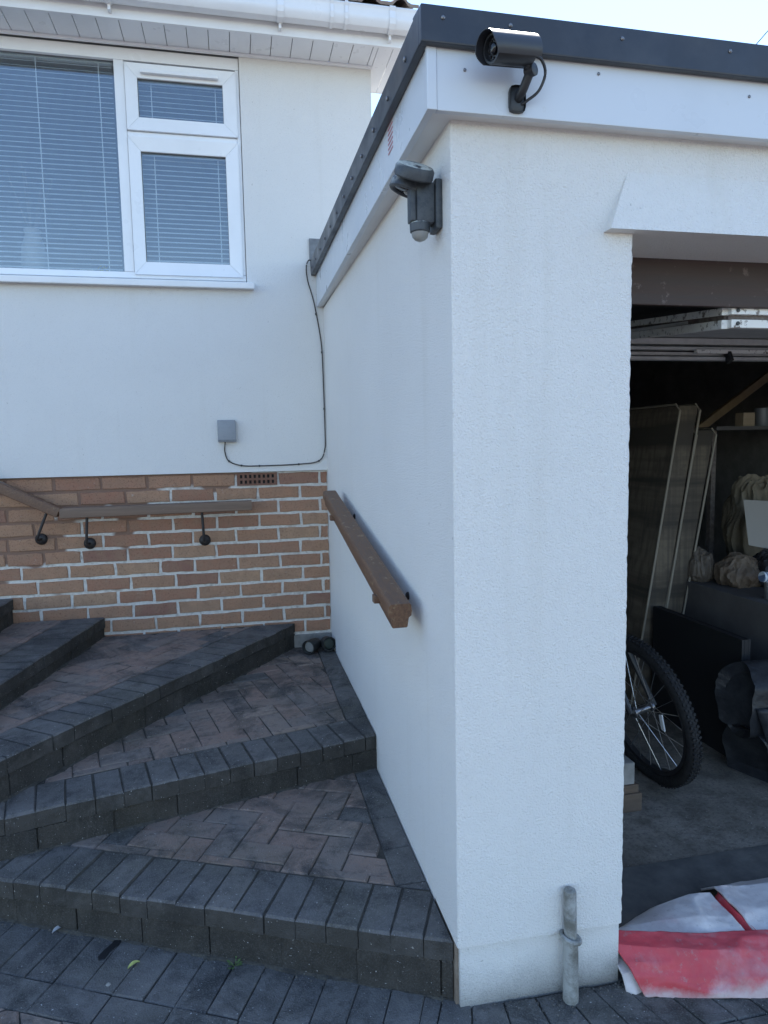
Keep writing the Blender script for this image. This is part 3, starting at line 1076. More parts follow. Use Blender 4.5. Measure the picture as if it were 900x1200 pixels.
# front edge: two white flanges with a rusty web between
beamh("edge_flange", (1.382, 1.722, 1.7585), (3.35, 1.722, 1.7605), .022, .021, M_DOOR, door)
beamh("edge_flange", (1.382, 1.722, 1.7225), (3.35, 1.722, 1.7245), .022, .023, M_DOOR, door)
beamh("edge_web", (1.384, 1.731, 1.741), (3.35, 1.731, 1.743), .008, .018, M_RUST, door)
beamh("side_flange", (1.377, 1.728, 1.7585), (1.515, 2.44, 1.848), .024, .021, M_DOOR, door)
beamh("side_flange", (1.377, 1.728, 1.7225), (1.515, 2.44, 1.803), .024, .025, M_DOOR, door)
beamh("side_web", (1.383, 1.736, 1.741), (1.521, 2.44, 1.826), .008, .026, M_RUST, door)
for zz in (1.7590, 1.7228):
    bm = bmesh.new(); lathe(bm, [(0, .0055), (.003, .0055), (.0035, .004)], (1.402, 1.711, zz), (0, -1, 0), 10); obj("bolt", bm, M_BLACKPL, door)
for y, z, h in ((2.65, 1.817, .026), (2.64, 1.786, .012), (2.66, 1.766, .014), (2.64, 1.744, .014)):
    beamh("cross_rail", (1.50, y, z), (3.35, y, z), .04, h, M_DOOR_IN, door)
beamh("lock_bar", (1.94, 2.615, 1.772), (3.2, 2.615, 1.774), .02, .016, M_DOOR, door)
beamh("catch", (2.10, 2.60, 1.728), (2.10, 2.62, 1.77), .018, .03, M_BLACKPL, door)

# ------------------------------------------------------------------ things on the walls
def proto_slat(w):
    bm = bmesh.new()
    N = 4; dep = .025
    pr = [(-dep / 2 + dep * i / N, .0022 * math.cos(math.pi * (i / N - .5))) for i in range(N + 1)]
    a = [bm.verts.new((-w / 2, y, z)) for y, z in pr]; b = [bm.verts.new((w / 2, y, z)) for y, z in pr]
    for i in range(N): bm.faces.new((a[i], b[i], b[i + 1], a[i + 1]))
    me = bpy.data.meshes.new("slat"); bm.to_mesh(me); bm.free(); me.materials.append(M_SLAT)
    return me


def blind(x0, x1, z0, z1, cords, label, yb):
    e = empty("venetian_blind", ((x0 + x1) / 2, yb, z0), label, "blind")
    me = proto_slat(x1 - x0)
    z = z0 + .022
    while z < z1 - .03:
        share("slat", me, e, Matrix.Translation(((x0 + x1) / 2, yb, z + random.uniform(-.0006, .0006))) @ Matrix.Rotation(math.radians(30 + random.uniform(-1, 1)), 4, 'X'))
        z += .0237
    box_obj("head_rail", (x0, x1, yb - .014, yb + .016, z1 - .028, z1), M_SLAT, e)
    box_obj("bottom_rail", (x0, x1, yb - .011, yb + .011, z0, z0 + .012), M_SLAT, e)
    for c in cords:
        box_obj("ladder_cord", (c - .0022, c + .0022, yb - .0145, yb - .0135, z0, z1), M_CORD, e)
    return e


blind(-2.55, -.525, 2.29, 3.325, (-2.0, -1.4, -.872, -.586), "white slatted blind behind the wide fixed window pane", 3.774)
blind(-.435, .055, 2.30, 3.325, (-.344, -.030), "white slatted blind behind the two narrow opening lights", 3.795)

# ornaments on the window board
def ornament(name, label, cat, prof, loc, mat, n=16):
    bm = bmesh.new(); lathe(bm, prof, loc, (0, 0, 1), n)
    return tag(obj(name, bm, mat, smooth=True), label, cat)


vase = empty("vase", (-.97, 3.90, 2.255), "pale tall vase holding thin twigs behind the blind", "vase")
bm = bmesh.new()
lathe(bm, [(0, .035), (.02, .05), (.10, .062), (.19, .055), (.25, .035), (.27, .042), (.262, .034)], (-.97, 3.90, 2.2552), (0, 0, 1), 18)
obj("body", bm, NT("pale_ceramic", .4, (.66, .64, .62)).m, vase, smooth=True)
for k in range(7):
    a = k * .9
    bm = bmesh.new()
    tube(bm, smooth_path([(-.97, 3.90, 2.48), (-.97 + .05 * math.cos(a), 3.90 + .02 * math.sin(a), 2.62), (-.97 + .11 * math.cos(a), 3.90 + .035 * math.sin(a), 2.78 + .03 * (k % 3))], 3), .002, 5)
    obj("twig", bm, NT("twig", .8, (.40, .36, .32)).m, vase)
box_obj_card = box_obj("greeting_card", (-.755, -.690, 3.90, 3.93, 2.2552, 2.345), NT("cream_card", .8, (.62, .58, .50)).m, None, .002)
tag(box_obj_card, "small cream box standing on the sill beside the vase", "box")
orn = empty("flower_pot", (-.64, 3.90, 2.255), "small yellow flowers in a pot behind the blind", "plant")
bm = bmesh.new(); lathe(bm, [(0, .022), (.05, .030), (.052, .024)], (-.64, 3.90, 2.2552), (0, 0, 1), 14); obj("pot", bm, NT("dark_pot", .5, (.12, .10, .09)).m, orn, smooth=True)
bm = bmesh.new()
for k in range(40):
    c = Vector((-.64 + random.gauss(0, .014), 3.90 + random.gauss(0, .012), 2.33 + random.gauss(0, .016)))
    u = Vector((random.uniform(-1, 1), random.uniform(-1, 1), random.uniform(-1, 1))).normalized() * .009
    v = u.orthogonal().normalized() * .006
    bm.faces.new([bm.verts.new(c + q) for q in (u, v, -u, -v)])
obj("flowers", bm, NT("yellow_petals", .7, (.62, .48, .06)).m, orn)

# junction box and its cable
jb = empty("junction_box", (-.041, 3.708, 1.43), "small grey plastic junction box on the white wall above the bricks", "junction box")
bm = bmesh.new(); box(bm, -.088, .006, 3.672, 3.7085, 1.430, 1.545, .006); obj("lid", bm, M_GREYBOX, jb, smooth=True)
bm = bmesh.new(); box(bm, -.084, .002, 3.6705, 3.6725, 1.434, 1.443); obj("lower_seam", bm, M_LEAD, jb)
cab = empty("wall_cable", (.49, 3.70, 1.4), "thin dark cable clipped down the wall corner into the grey box", "cable")
path = smooth_path([(-.051, 3.690, 1.434), (-.055, 3.701, 1.38), (-.036, 3.702, 1.33), (.028, 3.702, 1.305), (.122, 3.702, 1.301), (.331, 3.702, 1.305),
                    (.440, 3.702, 1.320), (.474, 3.700, 1.38), (.478, 3.699, 1.481), (.476, 3.700, 1.778), (.470, 3.701, 1.958), (.438, 3.699, 2.158),
                    (.408, 3.695, 2.268), (.402, 3.690, 2.340), (.416, 3.682, 2.372), (.432, 3.672, 2.355), (.436, 3.66, 2.325)], 6)
bm = bmesh.new(); tube(bm, path, .0034, 7); obj("sheath", bm, M_CABLE, cab, smooth=True)
for p in ((-.036, 1.33), (.028, 1.305), (.122, 1.301), (.331, 1.305), (.440, 1.320), (.477, 1.60), (.473, 1.90), (.447, 2.10)):
    box_obj("clip", (p[0] - .004, p[0] + .004, 3.696, 3.7085, p[1] - .005, p[1] + .005), M_BLACKPL, cab)

# handrail on the brick wall
RP = [(-.030, -.022), (-.027, -.025), (.027, -.025), (.030, -.022), (.032, .010), (.030, .020), (.024, .025), (-.024, .025), (-.030, .020), (-.032, .010)]
hr = empty("handrail", (-.3, 3.64, 1.09), "weathered brown wooden handrail with an angled end bracketed to the brick wall", "handrail")
bm = bmesh.new(); sweep(bm, [(-.862, 3.64, 1.092), (.072, 3.64, 1.098)], RP); obj("level_rail", bm, M_RAIL2, hr, smooth=True)
bm = bmesh.new(); sweep(bm, [(-.868, 3.639, 1.096), (-1.9, 3.639, 1.096 + 1.03 * .515)], RP); obj("sloping_rail", bm, M_RAIL, hr, smooth=True)
for (rx, rz), (sx, sz) in (((-.981, .957), (-.924, 1.105)), ((-.752, .924), (-.742, 1.065)), ((-.178, .913), (-.183, 1.068))):
    bm = bmesh.new()
    tube(bm, smooth_path([(rx, 3.722, rz), (rx, 3.66, rz + .004), (rx + (sx - rx) * .15, 3.642, rz + .03), (sx, 3.64, sz)], 5), .007, 8)
    br_ = obj("bracket", bm, M_IRON, hr, smooth=True)
    bm = bmesh.new(); lathe(bm, [(0, .030), (.004, .030), (.012, .024), (.016, .010)], (rx, 3.7235, rz), (0, -1, 0), 20); obj("rosette", bm, M_IRON, br_, smooth=True)
    for sgn in (-1, 1):
        bm = bmesh.new(); lathe(bm, [(0, .004), (.003, .003)], (rx + .018 * sgn, 3.716, rz + .006), (0, -1, 0), 8); obj("screw", bm, M_STEEL, br_)
# handrail on the garage wall
hg = empty("handrail", (.42, 2.4, 1.0), "brown varnished wooden handrail sloping down the white garage wall", "handrail")
A, B = Vector((.422, 3.16, 1.168)), Vector((.422, 1.775, .943))
prof2 = [(-.033, .004), (-.032, -.010), (-.025, -.016), (-.022, -.042), (-.019, -.045), (.019, -.045), (.022, -.042), (.025, -.016), (.032, -.010), (.033, .004), (.031, .020), (.026, .025), (-.026, .025), (-.031, .020)]
bm = bmesh.new(); sweep(bm, [A.lerp(B, k / 6) for k in range(7)], prof2); obj("rail", bm, M_RAIL, hg, smooth=True)
for f in (.22, .88):
    p = A.lerp(B, f)
    bm = bmesh.new()
    tube(bm, smooth_path([(.489, p.y, p.z - .024), (.46, p.y, p.z - .030), (.44, p.y, p.z - .036), (.424, p.y, p.z - .038)], 4), .006, 8)
    b_ = obj("bracket", bm, M_IRON, hg, smooth=True)
    bm = bmesh.new(); lathe(bm, [(0, .012), (.004, .012), (.008, .008)], (.4885, p.y, p.z - .020), (-1, 0, 0), 16); obj("rosette", bm, M_IRON, b_, smooth=True)
    bm = bmesh.new(); box(bm, .380, .462, p.y - .016, p.y + .016, p.z - .034, p.z - .010, .003); obj("clip_plate", bm, M_RAIL, b_)

# security camera on the front fascia
cc = empty("security_camera", (.620, 1.45, 2.13), "black bullet security camera on a jointed arm under the roof trim", "security camera")
bm = bmesh.new(); box(bm, .603, .639, 1.440, 1.4505, 2.106, 2.160, .012); obj("mount_plate", bm, M_BLACKPL, cc, smooth=True)
bm = bmesh.new()
tube(bm, smooth_path([(.622, 1.443, 2.132), (.625, 1.425, 2.142), (.632, 1.408, 2.166)], 4), .0095, 10)
obj("lower_arm", bm, M_BLACKPL, cc, smooth=True)
bm = bmesh.new(); lathe(bm, [(-.012, .008), (-.010, .0125), (.010, .0125), (.012, .008)], (.634, 1.404, 2.172), (.55, -.83, 0), 16); obj("knuckle", bm, M_BLACKPL, cc, smooth=True)
bm = bmesh.new(); tube(bm, [(.634, 1.404, 2.172), (.615, 1.392, 2.184), (.606, 1.388, 2.188)], .0075, 10); obj("upper_arm", bm, M_BLACKPL, cc, smooth=True)
cd = Vector((-.94, -.27, -.165)).normalized()
c0 = Vector((.630, 1.396, 2.204))
bm = bmesh.new()
lathe(bm, [(0, .020), (.004, .026), (.012, .0275), (.098, .0275), (.102, .0265), (.102, .0225), (.094, .0215), (.094, .0005)], c0, cd, 32)
body = obj("camera_body", bm, M_BLACKPL, cc, smooth=True)
bm = bmesh.new(); lathe(bm, [(.0945, .011), (.100, .011), (.102, .009), (.103, .004)], c0, cd, 20); obj("lens", bm, M_LENS, body, smooth=True)
for k in range(10):
    a = 2 * math.pi * k / 10
    s, u = frame_basis(cd)
    p = c0 + cd * .0942 + (s * math.cos(a) + u * math.sin(a)) * .0165
    bm = bmesh.new(); lathe(bm, [(0, .003), (.002, .0028), (.0032, .0015)], p, cd, 8); obj("infrared_diode", bm, M_LENS, body)
# curved sun hood over the barrel
bm = bmesh.new()
s, u = frame_basis(cd)
if u.z < 0: u = -u
rr = []
for tt in (-.004, .02, .06, .098, .118):
    ring = []
    for k in range(19):
        a = math.radians(-38 + 256 * k / 18)
        cut = .018 * max(0, -math.sin(a)) if tt > .11 else 0
        ring.append(tuple((c0 + cd * (tt - cut) + (s * math.cos(a) + u * math.sin(a)) * q) for q in (.0325, .0305)))
    rr.append([(bm.verts.new(a), bm.verts.new(b)) for a, b in ring])
for r0, r1 in zip(rr, rr[1:]):
    for k in range(18):
        for q in (0, 1):
            bm.faces.new((r0[k][q], r0[k + 1][q], r1[k + 1][q], r1[k][q]))
for r in (rr[0], rr[-1]):
    for k in range(18): bm.faces.new((r[k][0], r[k + 1][0], r[k + 1][1], r[k][1]))
for r0, r1 in zip(rr, rr[1:]):
    for k in (0, 18): bm.faces.new((r0[k][0], r0[k][1], r1[k][1], r1[k][0]))
obj("sun_hood", bm, NT("hood_plastic", .38, (.028, .030, .036)).m, cc, smooth=True)
bm = bmesh.new()
tube(bm, smooth_path([(.637, 1.404, 2.204), (.660, 1.408, 2.198), (.672, 1.415, 2.175), (.662, 1.425, 2.145), (.640, 1.436, 2.128), (.630, 1.441, 2.122)], 6), .0032, 8)
obj("lead", bm, M_BLACKPL, cc, smooth=True)

# twin floodlight with movement sensor on the side wall
fl = empty("security_light", (.488, 1.59, 1.95), "grey twin headed security light with sensor dome on the garage side wall", "security light")
bm = bmesh.new(); box(bm, .468, .4885, 1.555, 1.625, 1.885, 2.015, .008); obj("back_plate", bm, M_LAMP, fl, smooth=True)
bm = bmesh.new(); box(bm, .418, .4675, 1.560, 1.612, 1.900, 2.005, .006); obj("housing", bm, M_LAMP, fl, smooth=True)
bm = bmesh.new(); box(bm, .402, .4175, 1.566, 1.606, 1.905, 1.995, .005); obj("front_cover", bm, M_LAMP, fl, smooth=True)
bm = bmesh.new(); lathe(bm, [(0, .020), (.006, .027), (.026, .028), (.030, .024)], (.432, 1.585, 1.875), (0, 0, 1), 20); sb = obj("sensor_collar", bm, M_LAMP, fl, smooth=True)
bm = bmesh.new(); lathe(bm, [(0, .004), (.004, .014), (.011, .021), (.022, .0235)], (.432, 1.585, 1.856), (0, 0, 1), 20); obj("sensor_dome", bm, M_DOME, sb, smooth=True)


LS = .86


def head(c, ax, name="lamp_head"):
    bm = bmesh.new()
    s, u = frame_basis(ax)
    lathe(bm, [(-.018, .034), (-.015, .047), (-.008, .0525), (.012, .053), (.016, .050), (.016, .043), (.010, .040)], c, ax, 28)
    h = obj(name, bm, M_LAMP, fl, smooth=True)
    bm = bmesh.new(); lathe(bm, [(.0102, .039), (.0125, .036)], c, ax, 24); l_ = obj("lens", bm, M_LENS, h, smooth=True)
    bm = bmesh.new(); lathe(bm, [(.013, .014), (.016, .010)], Vector(c) + s * .012, ax, 14); obj("led", bm, M_DOME, h, smooth=True)
    return h


head((.412, 1.560, 2.028), (-.12, .52, -.84))
head((.410, 1.612, 2.006), (-.32, .16, -.95))
bm = bmesh.new(); tube(bm, [(.432, 1.585, 2.0), (.418, 1.575, 2.02)], .012, 10); obj("swivel", bm, M_LAMP, fl, smooth=True)
for o_ in list(fl.children_recursive):      # the whole fitting is a little smaller than drawn
    piv_ = Vector((.4885, 1.585, 1.955))
    for v in o_.data.vertices: v.co = piv_ + (v.co - piv_) * LS

# two little spotlights lying on the tread in the corner
M_SPOT = NT("black_spotlight", .45, (.018, .020, .020)).m
for c, ax, lab in (((.366, 3.60, .3285), (-.62, -.78, -.02), "small black garden spotlight with silver reflector, turned towards the steps"),
                   ((.449, 3.615, .331), (.12, -1, .12), "small black garden spotlight with dark green lens, tucked against the garage wall")):
    e = empty("garden_spotlight", (c[0], c[1], .291), lab, "spotlight")
    bm = bmesh.new(); lathe(bm, [(-.05, .016), (-.045, .028), (-.02, .034), (.035, .0385), (.045, .0385), (.045, .033), (.030, .030), (.030, .0005)], c, ax, 26)
    obj("shell", bm, M_SPOT, e, smooth=True)
    bm = bmesh.new(); lathe(bm, [(.0302, .0295), (.034, .026), (.036, .012)], c, ax, 22)
    obj("reflector", bm, NT("reflector", .25, (.60, .60, .56), .7).m if "silver" in lab else NT("green_lens", .3, (.030, .042, .034)).m, e, smooth=True)
    bm = bmesh.new(); tube(bm, [Vector(c) - Vector(ax).normalized() * .04, Vector(c) + Vector((0, .045, -.03)), Vector(c) + Vector((-.03, .07, -.036))], .005, 6); obj("flex", bm, M_BLACKPL, e)

# capped pipe at the foot of the pillar
pp = empty("waste_pipe", (.78, 1.48, -.02), "short grey capped pipe with a collar standing against the pillar", "pipe")
bm = bmesh.new(); lathe(bm, [(0, .020), (.08, .0195), (.165, .019), (.178, .0215), (.186, .0215), (.187, .017)], (.781, 1.476, -.035), (.0, .02, 1), 22); obj("lower_pipe", bm, M_PIPE, pp, smooth=True)
bm = bmesh.new(); lathe(bm, [(0, .016), (.060, .0162), (.061, .0148), (.064, .0148), (.065, .0162), (.126, .0162), (.1325, .0148), (.1345, .010), (.1347, .002)], (.7805, 1.4795, .145), (-.02, .0, 1), 22); obj("upper_pipe", bm, M_PIPE, pp, smooth=True)
bm = bmesh.new(); tube(bm, [(.781 + .0235 * math.cos(a), 1.479 + .0235 * math.sin(a), .150 - .008 * math.cos(a)) for a in [2 * math.pi * k / 22 for k in range(22)]], .0055, 8, True); obj("collar", bm, M_PIPE, pp, smooth=True)

# red and white tarpaulin folded on the threshold
def mat_tarp(name, red_w, white_w):
    t = NT(name, .55, spec=.35).world()
    n_ = t.noise(5.5, 6, .62, dist=.15)
    c = t.ramp(n_, [(.30, (.58, .045, .06)), (.50, (.60, .085, .10)), (.62, (.58, .20, .21)), (.78, (.56, .40, .39))] if red_w else
               [(.25, (.50, .30, .29)), (.40, (.66, .60, .58)), (.7, (.74, .71, .69)), (.85, (.52, .50, .49))])
    if red_w:      # the coating has worn off along the bottom hem and in scattered scuffs
        zz = t.math('ADD', t.sep(2), t.math('MULTIPLY', t.noise(9, 5, .7), .11))
        c = t.mix(t.ramp(zz, [(.030, .85), (.062, 0.0)]), c, (.60, .52, .50))
    c = t.mix(t.ramp(t.noise(3.0, 6, .7), [(.5, 0.0), (.68, .5)]), c, (.33, .25, .25) if not red_w else (.36, .07, .08))
    c = t.mix(t.ramp(t.noise(45, 5, .75), [(.58, 0.0), (.70, .55)]), c, (.34, .28, .27))
    return t.color(c).bump(t.math('ADD', t.noise(16, 4, .5), t.math('MULTIPLY', t.noise(260, 2), .12)), .005, .6).m


M_TRED, M_TWHITE = mat_tarp("tarp_red", True, False), mat_tarp("tarp_white", False, True)
tp = empty("folded_tarpaulin", (1.3, 1.5, -.03), "grubby red and white tarpaulin folded in a heap beside the pillar", "tarpaulin")


def patch(name, rows, mat, sub=7, amp=.006, seed=0.0, thick=.006):
    """rows: list of lists of control points; bilinear-refined, wrinkled, thickened"""
    R_, C_ = len(rows), len(rows[0])
    G = []
    for i in range((R_ - 1) * sub + 1):
        a, f = min(i // sub, R_ - 2), i / sub - min(i // sub, R_ - 2)
        row = []
        for j in range((C_ - 1) * sub + 1):
            b, g_ = min(j // sub, C_ - 2), j / sub - min(j // sub, C_ - 2)
            p = (Vector(rows[a][b]) * (1 - g_) + Vector(rows[a][b + 1]) * g_) * (1 - f) + (Vector(rows[a + 1][b]) * (1 - g_) + Vector(rows[a + 1][b + 1]) * g_) * f
            q_ = p + Vector((seed, seed * .7, 0))
            nz = noise.fractal(q_ * 11, 1.0, 2.0, 4)
            fold = (1 - abs(noise.noise(Vector((q_.x * 6 + q_.z * 5, q_.y * 4 + q_.z * 9, q_.z * 5))))) ** 5
            fold2 = (1 - abs(noise.noise(Vector((q_.x * 22 - q_.z * 15, q_.y * 13, q_.z * 25 + seed))))) ** 6
            row.append(p + Vector((nz * .3, -nz * .4 - fold * .5 - fold2 * .06, nz * .45 + fold * .75 + fold2 * .08)) * amp)
        G.append(row)
    bm = bmesh.new()
    V = [[bm.verts.new(p) for p in r] for r in G]
    for i in range(len(V) - 1):
        for j in range(len(V[0]) - 1):
            bm.faces.new((V[i][j], V[i][j + 1], V[i + 1][j + 1], V[i + 1][j]))
    o = obj(name, bm, mat, tp, smooth=True)
    md = o.modifiers.new("thickness", 'SOLIDIFY'); md.thickness = thick; md.offset = -1
    return o


Zf = -.036
patch("front_flap", [[(.975, 1.455, Zf + .004), (1.06, 1.432, Zf + .004), (1.17, 1.405, Zf + .004), (1.285, 1.378, Zf + .004), (1.62, 1.31, Zf + .004)],
                     [(.950, 1.470, .016), (1.055, 1.446, .012), (1.17, 1.420, .008), (1.29, 1.394, .006), (1.62, 1.33, .004)],
                     [(.930, 1.525, .066), (1.05, 1.484, .062), (1.18, 1.458, .053), (1.30, 1.442, .042), (1.62, 1.39, .040)],
                     [(.944, 1.568, .070), (1.06, 1.530, .069), (1.19, 1.508, .061), (1.318, 1.498, .050), (1.62, 1.45, .048)]], M_TRED, 22, .011, 2.0)
patch("top_fold", [[(.948, 1.562, .063), (1.06, 1.526, .062), (1.19, 1.504, .054), (1.312, 1.494, .044)],
                   [(.990, 1.595, .052), (1.10, 1.578, .068), (1.22, 1.562, .070), (1.315, 1.552, .060)],
                   [(1.04, 1.650, .012), (1.15, 1.660, .046), (1.25, 1.655, .066), (1.318, 1.650, .064)],
                   [(1.06, 1.68, -.012), (1.17, 1.72, -.008), (1.26, 1.72, .0), (1.33, 1.72, .0)]], M_TWHITE, 20, .010, 7.0)
patch("crease", [[(1.306, 1.496, .046), (1.311, 1.555, .058), (1.314, 1.645, .058)], [(1.330, 1.498, .026), (1.328, 1.56, .040), (1.332, 1.645, .040)],
                 [(1.348, 1.496, .050), (1.342, 1.57, .060), (1.350, 1.65, .058)]], M_TRED, 6, .004, 11.0)
patch("second_fold", [[(1.338, 1.490, .048), (1.43, 1.480, .050), (1.62, 1.446, .036)], [(1.340, 1.57, .060), (1.43, 1.565, .058), (1.62, 1.55, .050)],
                      [(1.346, 1.67, .064), (1.44, 1.665, .058), (1.62, 1.66, .052)], [(1.36, 1.75, .0), (1.46, 1.75, .0), (1.62, 1.75, .0)]], M_TWHITE, 20, .010, 5.0)
patch("under_layer", [[(.938, 1.475, Zf + .006), (.955, 1.462, Zf + .006), (.99, 1.47, Zf + .006)], [(.934, 1.49, .008), (.952, 1.49, .01), (.99, 1.49, .012)],
                      [(.934, 1.53, .02), (.952, 1.54, .02), (.99, 1.55, .02)]], M_TWHITE, 5, .003, 3.0)

# ------------------------------------------------------------------ inside the garage
t = NT("quilted_ticking", .85).world()
mp = t.n("ShaderNodeMapping"); mp.inputs["Scale"].default_value = (.5, .5, 9); t.l(t.co, mp.inputs[0])
mp2 = t.n("ShaderNodeMapping"); mp2.inputs["Scale"].default_value = (40, 40, .6); t.l(t.co, mp2.inputs[0])
c = t.mix(t.ramp(t.noise(1.0, 4, .6, mp.outputs[0]), [(.40, 0.0), (.60, 1.0)]), (.055, .046, .036), (.150, .122, .088))
c = t.mix(t.math('MULTIPLY', t.ramp(t.noise(1.0, 3, .6, mp2.outputs[0]), [(.45, 0.0), (.6, 1.0)]), .5), c, (.05, .042, .036))
c = t.mix(t.ramp(t.noise(6, 5, .7), [(.5, 0.0), (.7, .6)]), c, (.045, .038, .032))
M_TICK = t.color(c).bump(t.noise(40, 3), .004, .5).m
M_PIPING = NT("piping", .7, (.27, .24, .19)).m


def mattress(label, x_top, x_bot, w, y0, y1, z0, z1):
    e = empty("mattress", ((x_bot + w / 2), (y0 + y1) / 2, z0), label, "mattress", "mattresses stood on edge in the garage")
    bm = bmesh.new()
    n_ = 8
    P = [(x_bot, y0, z0), (x_bot + w, y0, z0), (x_bot + w, y1, z0), (x_bot, y1, z0), (x_top, y0, z1), (x_top + w, y0, z1), (x_top + w, y1, z1), (x_top, y1, z1)]
    hexa(bm, P, .03)
    obj("cover", bm, M_TICK, e, smooth=True)
    for dx in (.002, w - .002):
        bm = bmesh.new()
        tube(bm, [(x_bot + dx, y0 - .003, z0 + .02), (x_top + dx, y0 - .003, z1 - .03), (x_top + dx, y0 + .03, z1 + .002), (x_top + dx, y1 - .03, z1 + .002)], .006, 6)
        obj("piping", bm, M_PIPING, e)


mattress("quilted mattress stood on edge, nearest the garage side wall", 2.215, 1.965, .12, 3.1, 5.0, .002, 1.575)
mattress("second quilted mattress leaning behind the first, slightly lower", 2.360, 2.110, .12, 3.16, 5.0, .002, 1.45)

M_BLACKBOX = NT("matt_black_board", .6, (.010, .011, .014)).m
M_GREYBOX2 = mat_simple_noise("grey_card", (.10, .095, .095), (.13, .125, .125), 6, .8, .001)


def open_box(name, label, cat, dims, mat, lid=None):
    x0, x1, y0, y1, z0, z1 = dims
    e = empty(name, ((x0 + x1) / 2, (y0 + y1) / 2, z0), label, cat)
    box_obj("left_side", (x0, x0 + .012, y0, y1, z0, z1), mat, e, .002)
    box_obj("right_side", (x1 - .012, x1, y0, y1, z0, z1), mat, e, .002)
    box_obj("front", (x0 + .0125, x1 - .0125, y0, y0 + .012, z0, z1), mat, e, .002)
    box_obj("back", (x0 + .0125, x1 - .0125, y1 - .012, y1, z0, z1), mat, e, .002)
    box_obj("top", (x0 + .0125, x1 - .0125, y0 + .0125, y1 - .0125, z1 - .014, z1 - .002), mat, e)
    return e


open_box("flat_panel", "thin black flat panel standing on edge behind the bicycle wheel", "panel", (2.062, 2.105, 2.43, 3.06, .001, .55), M_BLACKBOX)
open_box("carton", "large dark grey carton behind the thin black panel", "box", (2.33, 2.95, 2.45, 3.24, .001, .645), M_GREYBOX2)


# bundle of black sheeting, three slack rolls
def rough_roll(name, a, b, r, mat, parent, seed, flat=1.0):
    a, b = Vector(a), Vector(b)
    d = (b - a).normalized()
    s, u = frame_basis(d)
    bm = bmesh.new(); N, Mm = 22, 14
    rings = []
    for i in range(Mm):
        f = i / (Mm - 1)
        c = a.lerp(b, f)
        ring = []
        for k in range(N):
            th = 2 * math.pi * k / N
            q = r * (1 + .16 * noise.noise(Vector((math.cos(th) * 1.4, math.sin(th) * 1.4, f * 3 + seed))) + .05 * noise.noise(Vector((math.cos(th) * 5, math.sin(th) * 5, f * 9 + seed))))
            ring.append(bm.verts.new(c + s * math.cos(th) * q + u * math.sin(th) * q * flat))
        rings.append(ring)
    for r0, r1 in zip(rings, rings[1:]):
        for k in range(N): bm.faces.new((r0[k], r0[(k + 1) % N], r1[(k + 1) % N], r1[k]))
    # hollow ends
    for ring, sg in ((rings[0], 1), (rings[-1], -1)):
        c = sum((v.co for v in ring), Vector()) / N
        inn = [bm.verts.new(c + (v.co - c) * .78 + d * sg * .0) for v in ring]
        deep = [bm.verts.new(c + (v.co - c) * .7 + d * sg * .07) for v in ring]
        for k in range(N):
            j = (k + 1) % N
            bm.faces.new((ring[k], ring[j], inn[j], inn[k])); bm.faces.new((inn[k], inn[j], deep[j], deep[k]))
        bm.faces.new(deep)
    return obj(name, bm, mat, parent, smooth=True)


M_SHEET = mat_simple_noise("black_polythene", (.014, .015, .018), (.030, .032, .036), 16, .38, .006, 26)
rl = empty("sheeting_bundle", (2.2, 2.33, 0), "bulky folded bundle of black plastic sheeting on the garage floor", "sheeting")


def loft(name, prof, x_end, mat, seed, amp=.012, n_len=22, dy=-.10):
    """prof: [(x at the left end, y, z)]; carried along +X with slack folds"""
    P_ = smooth_path([Vector(p) for p in prof] + [Vector(prof[0])], 5)[:-1]
    c_ = sum((Vector(p) for p in prof), Vector()) / len(prof)
    bm = bmesh.new(); rings = []
    for i in range(-1, n_len):
        f = max(i, 0) / (n_len - 1)
        ring = []
        for p in P_:
            q = Vector((p.x + (x_end - p.x) * f, p.y + dy * f, p.z + .03 * f))
            if i < 0: q = Vector((p.x + .03, c_.y + (p.y - c_.y) * .72, c_.z + (p.z - c_.z) * .72))
            d_ = amp * (noise.fractal(Vector((q.x * 4 + seed, q.y * 16, q.z * 16)), 1, 2, 4) + .6 * (1 - abs(noise.noise(Vector((q.x * 7, q.y * 20 + seed, q.z * 20))))) ** 4)
            q += Vector((.3 * d_, -d_, d_ * .8)) if p.z > .02 else Vector((.3 * d_, 0, 0))
            ring.append(bm.verts.new(q))
        rings.append(ring)
    N = len(P_)
    for r0, r1 in zip(rings, rings[1:]):
        for k in range(N): bm.faces.new((r0[k], r0[(k + 1) % N], r1[(k + 1) % N], r1[k]))
    bm.faces.new(rings[0]); bm.faces.new(rings[-1][::-1])
    return obj(name, bm, mat, rl, smooth=True)


loft("upper_fold", [(1.955, 2.425, .22), (1.935, 2.43, .36), (1.96, 2.40, .455), (2.00, 2.33, .48), (1.985, 2.27, .41), (1.955, 2.25, .30), (1.97, 2.27, .20), (1.98, 2.36, .18)], 2.9, M_SHEET, 2.0)
loft("lower_fold", [(2.00, 2.42, .004), (1.975, 2.425, .17), (1.985, 2.33, .215), (2.00, 2.245, .20), (2.045, 2.225, .10), (2.085, 2.21, .004)], 2.9, M_SHEET, 6.0)
bm = bmesh.new()
G_ = []
for i in range(16):
    f = i / 15
    G_.append([])
    for j in range(24):
        g = j / 23
        x = 1.975 + .115 * f ** 1.1 + g * .8
        wv_ = .012 * math.sin(g * 26 + f * 3) * f + .008 * noise.noise(Vector((g * 12, f * 5, 1)))
        G_[-1].append(bm.verts.new((x, 2.238 - .035 * f - .10 * g + wv_, .33 - .325 * f + .02 * g * (1 - f))))
for i in range(15):
    for j in range(23): bm.faces.new((G_[i][j], G_[i][j + 1], G_[i + 1][j + 1], G_[i + 1][j]))
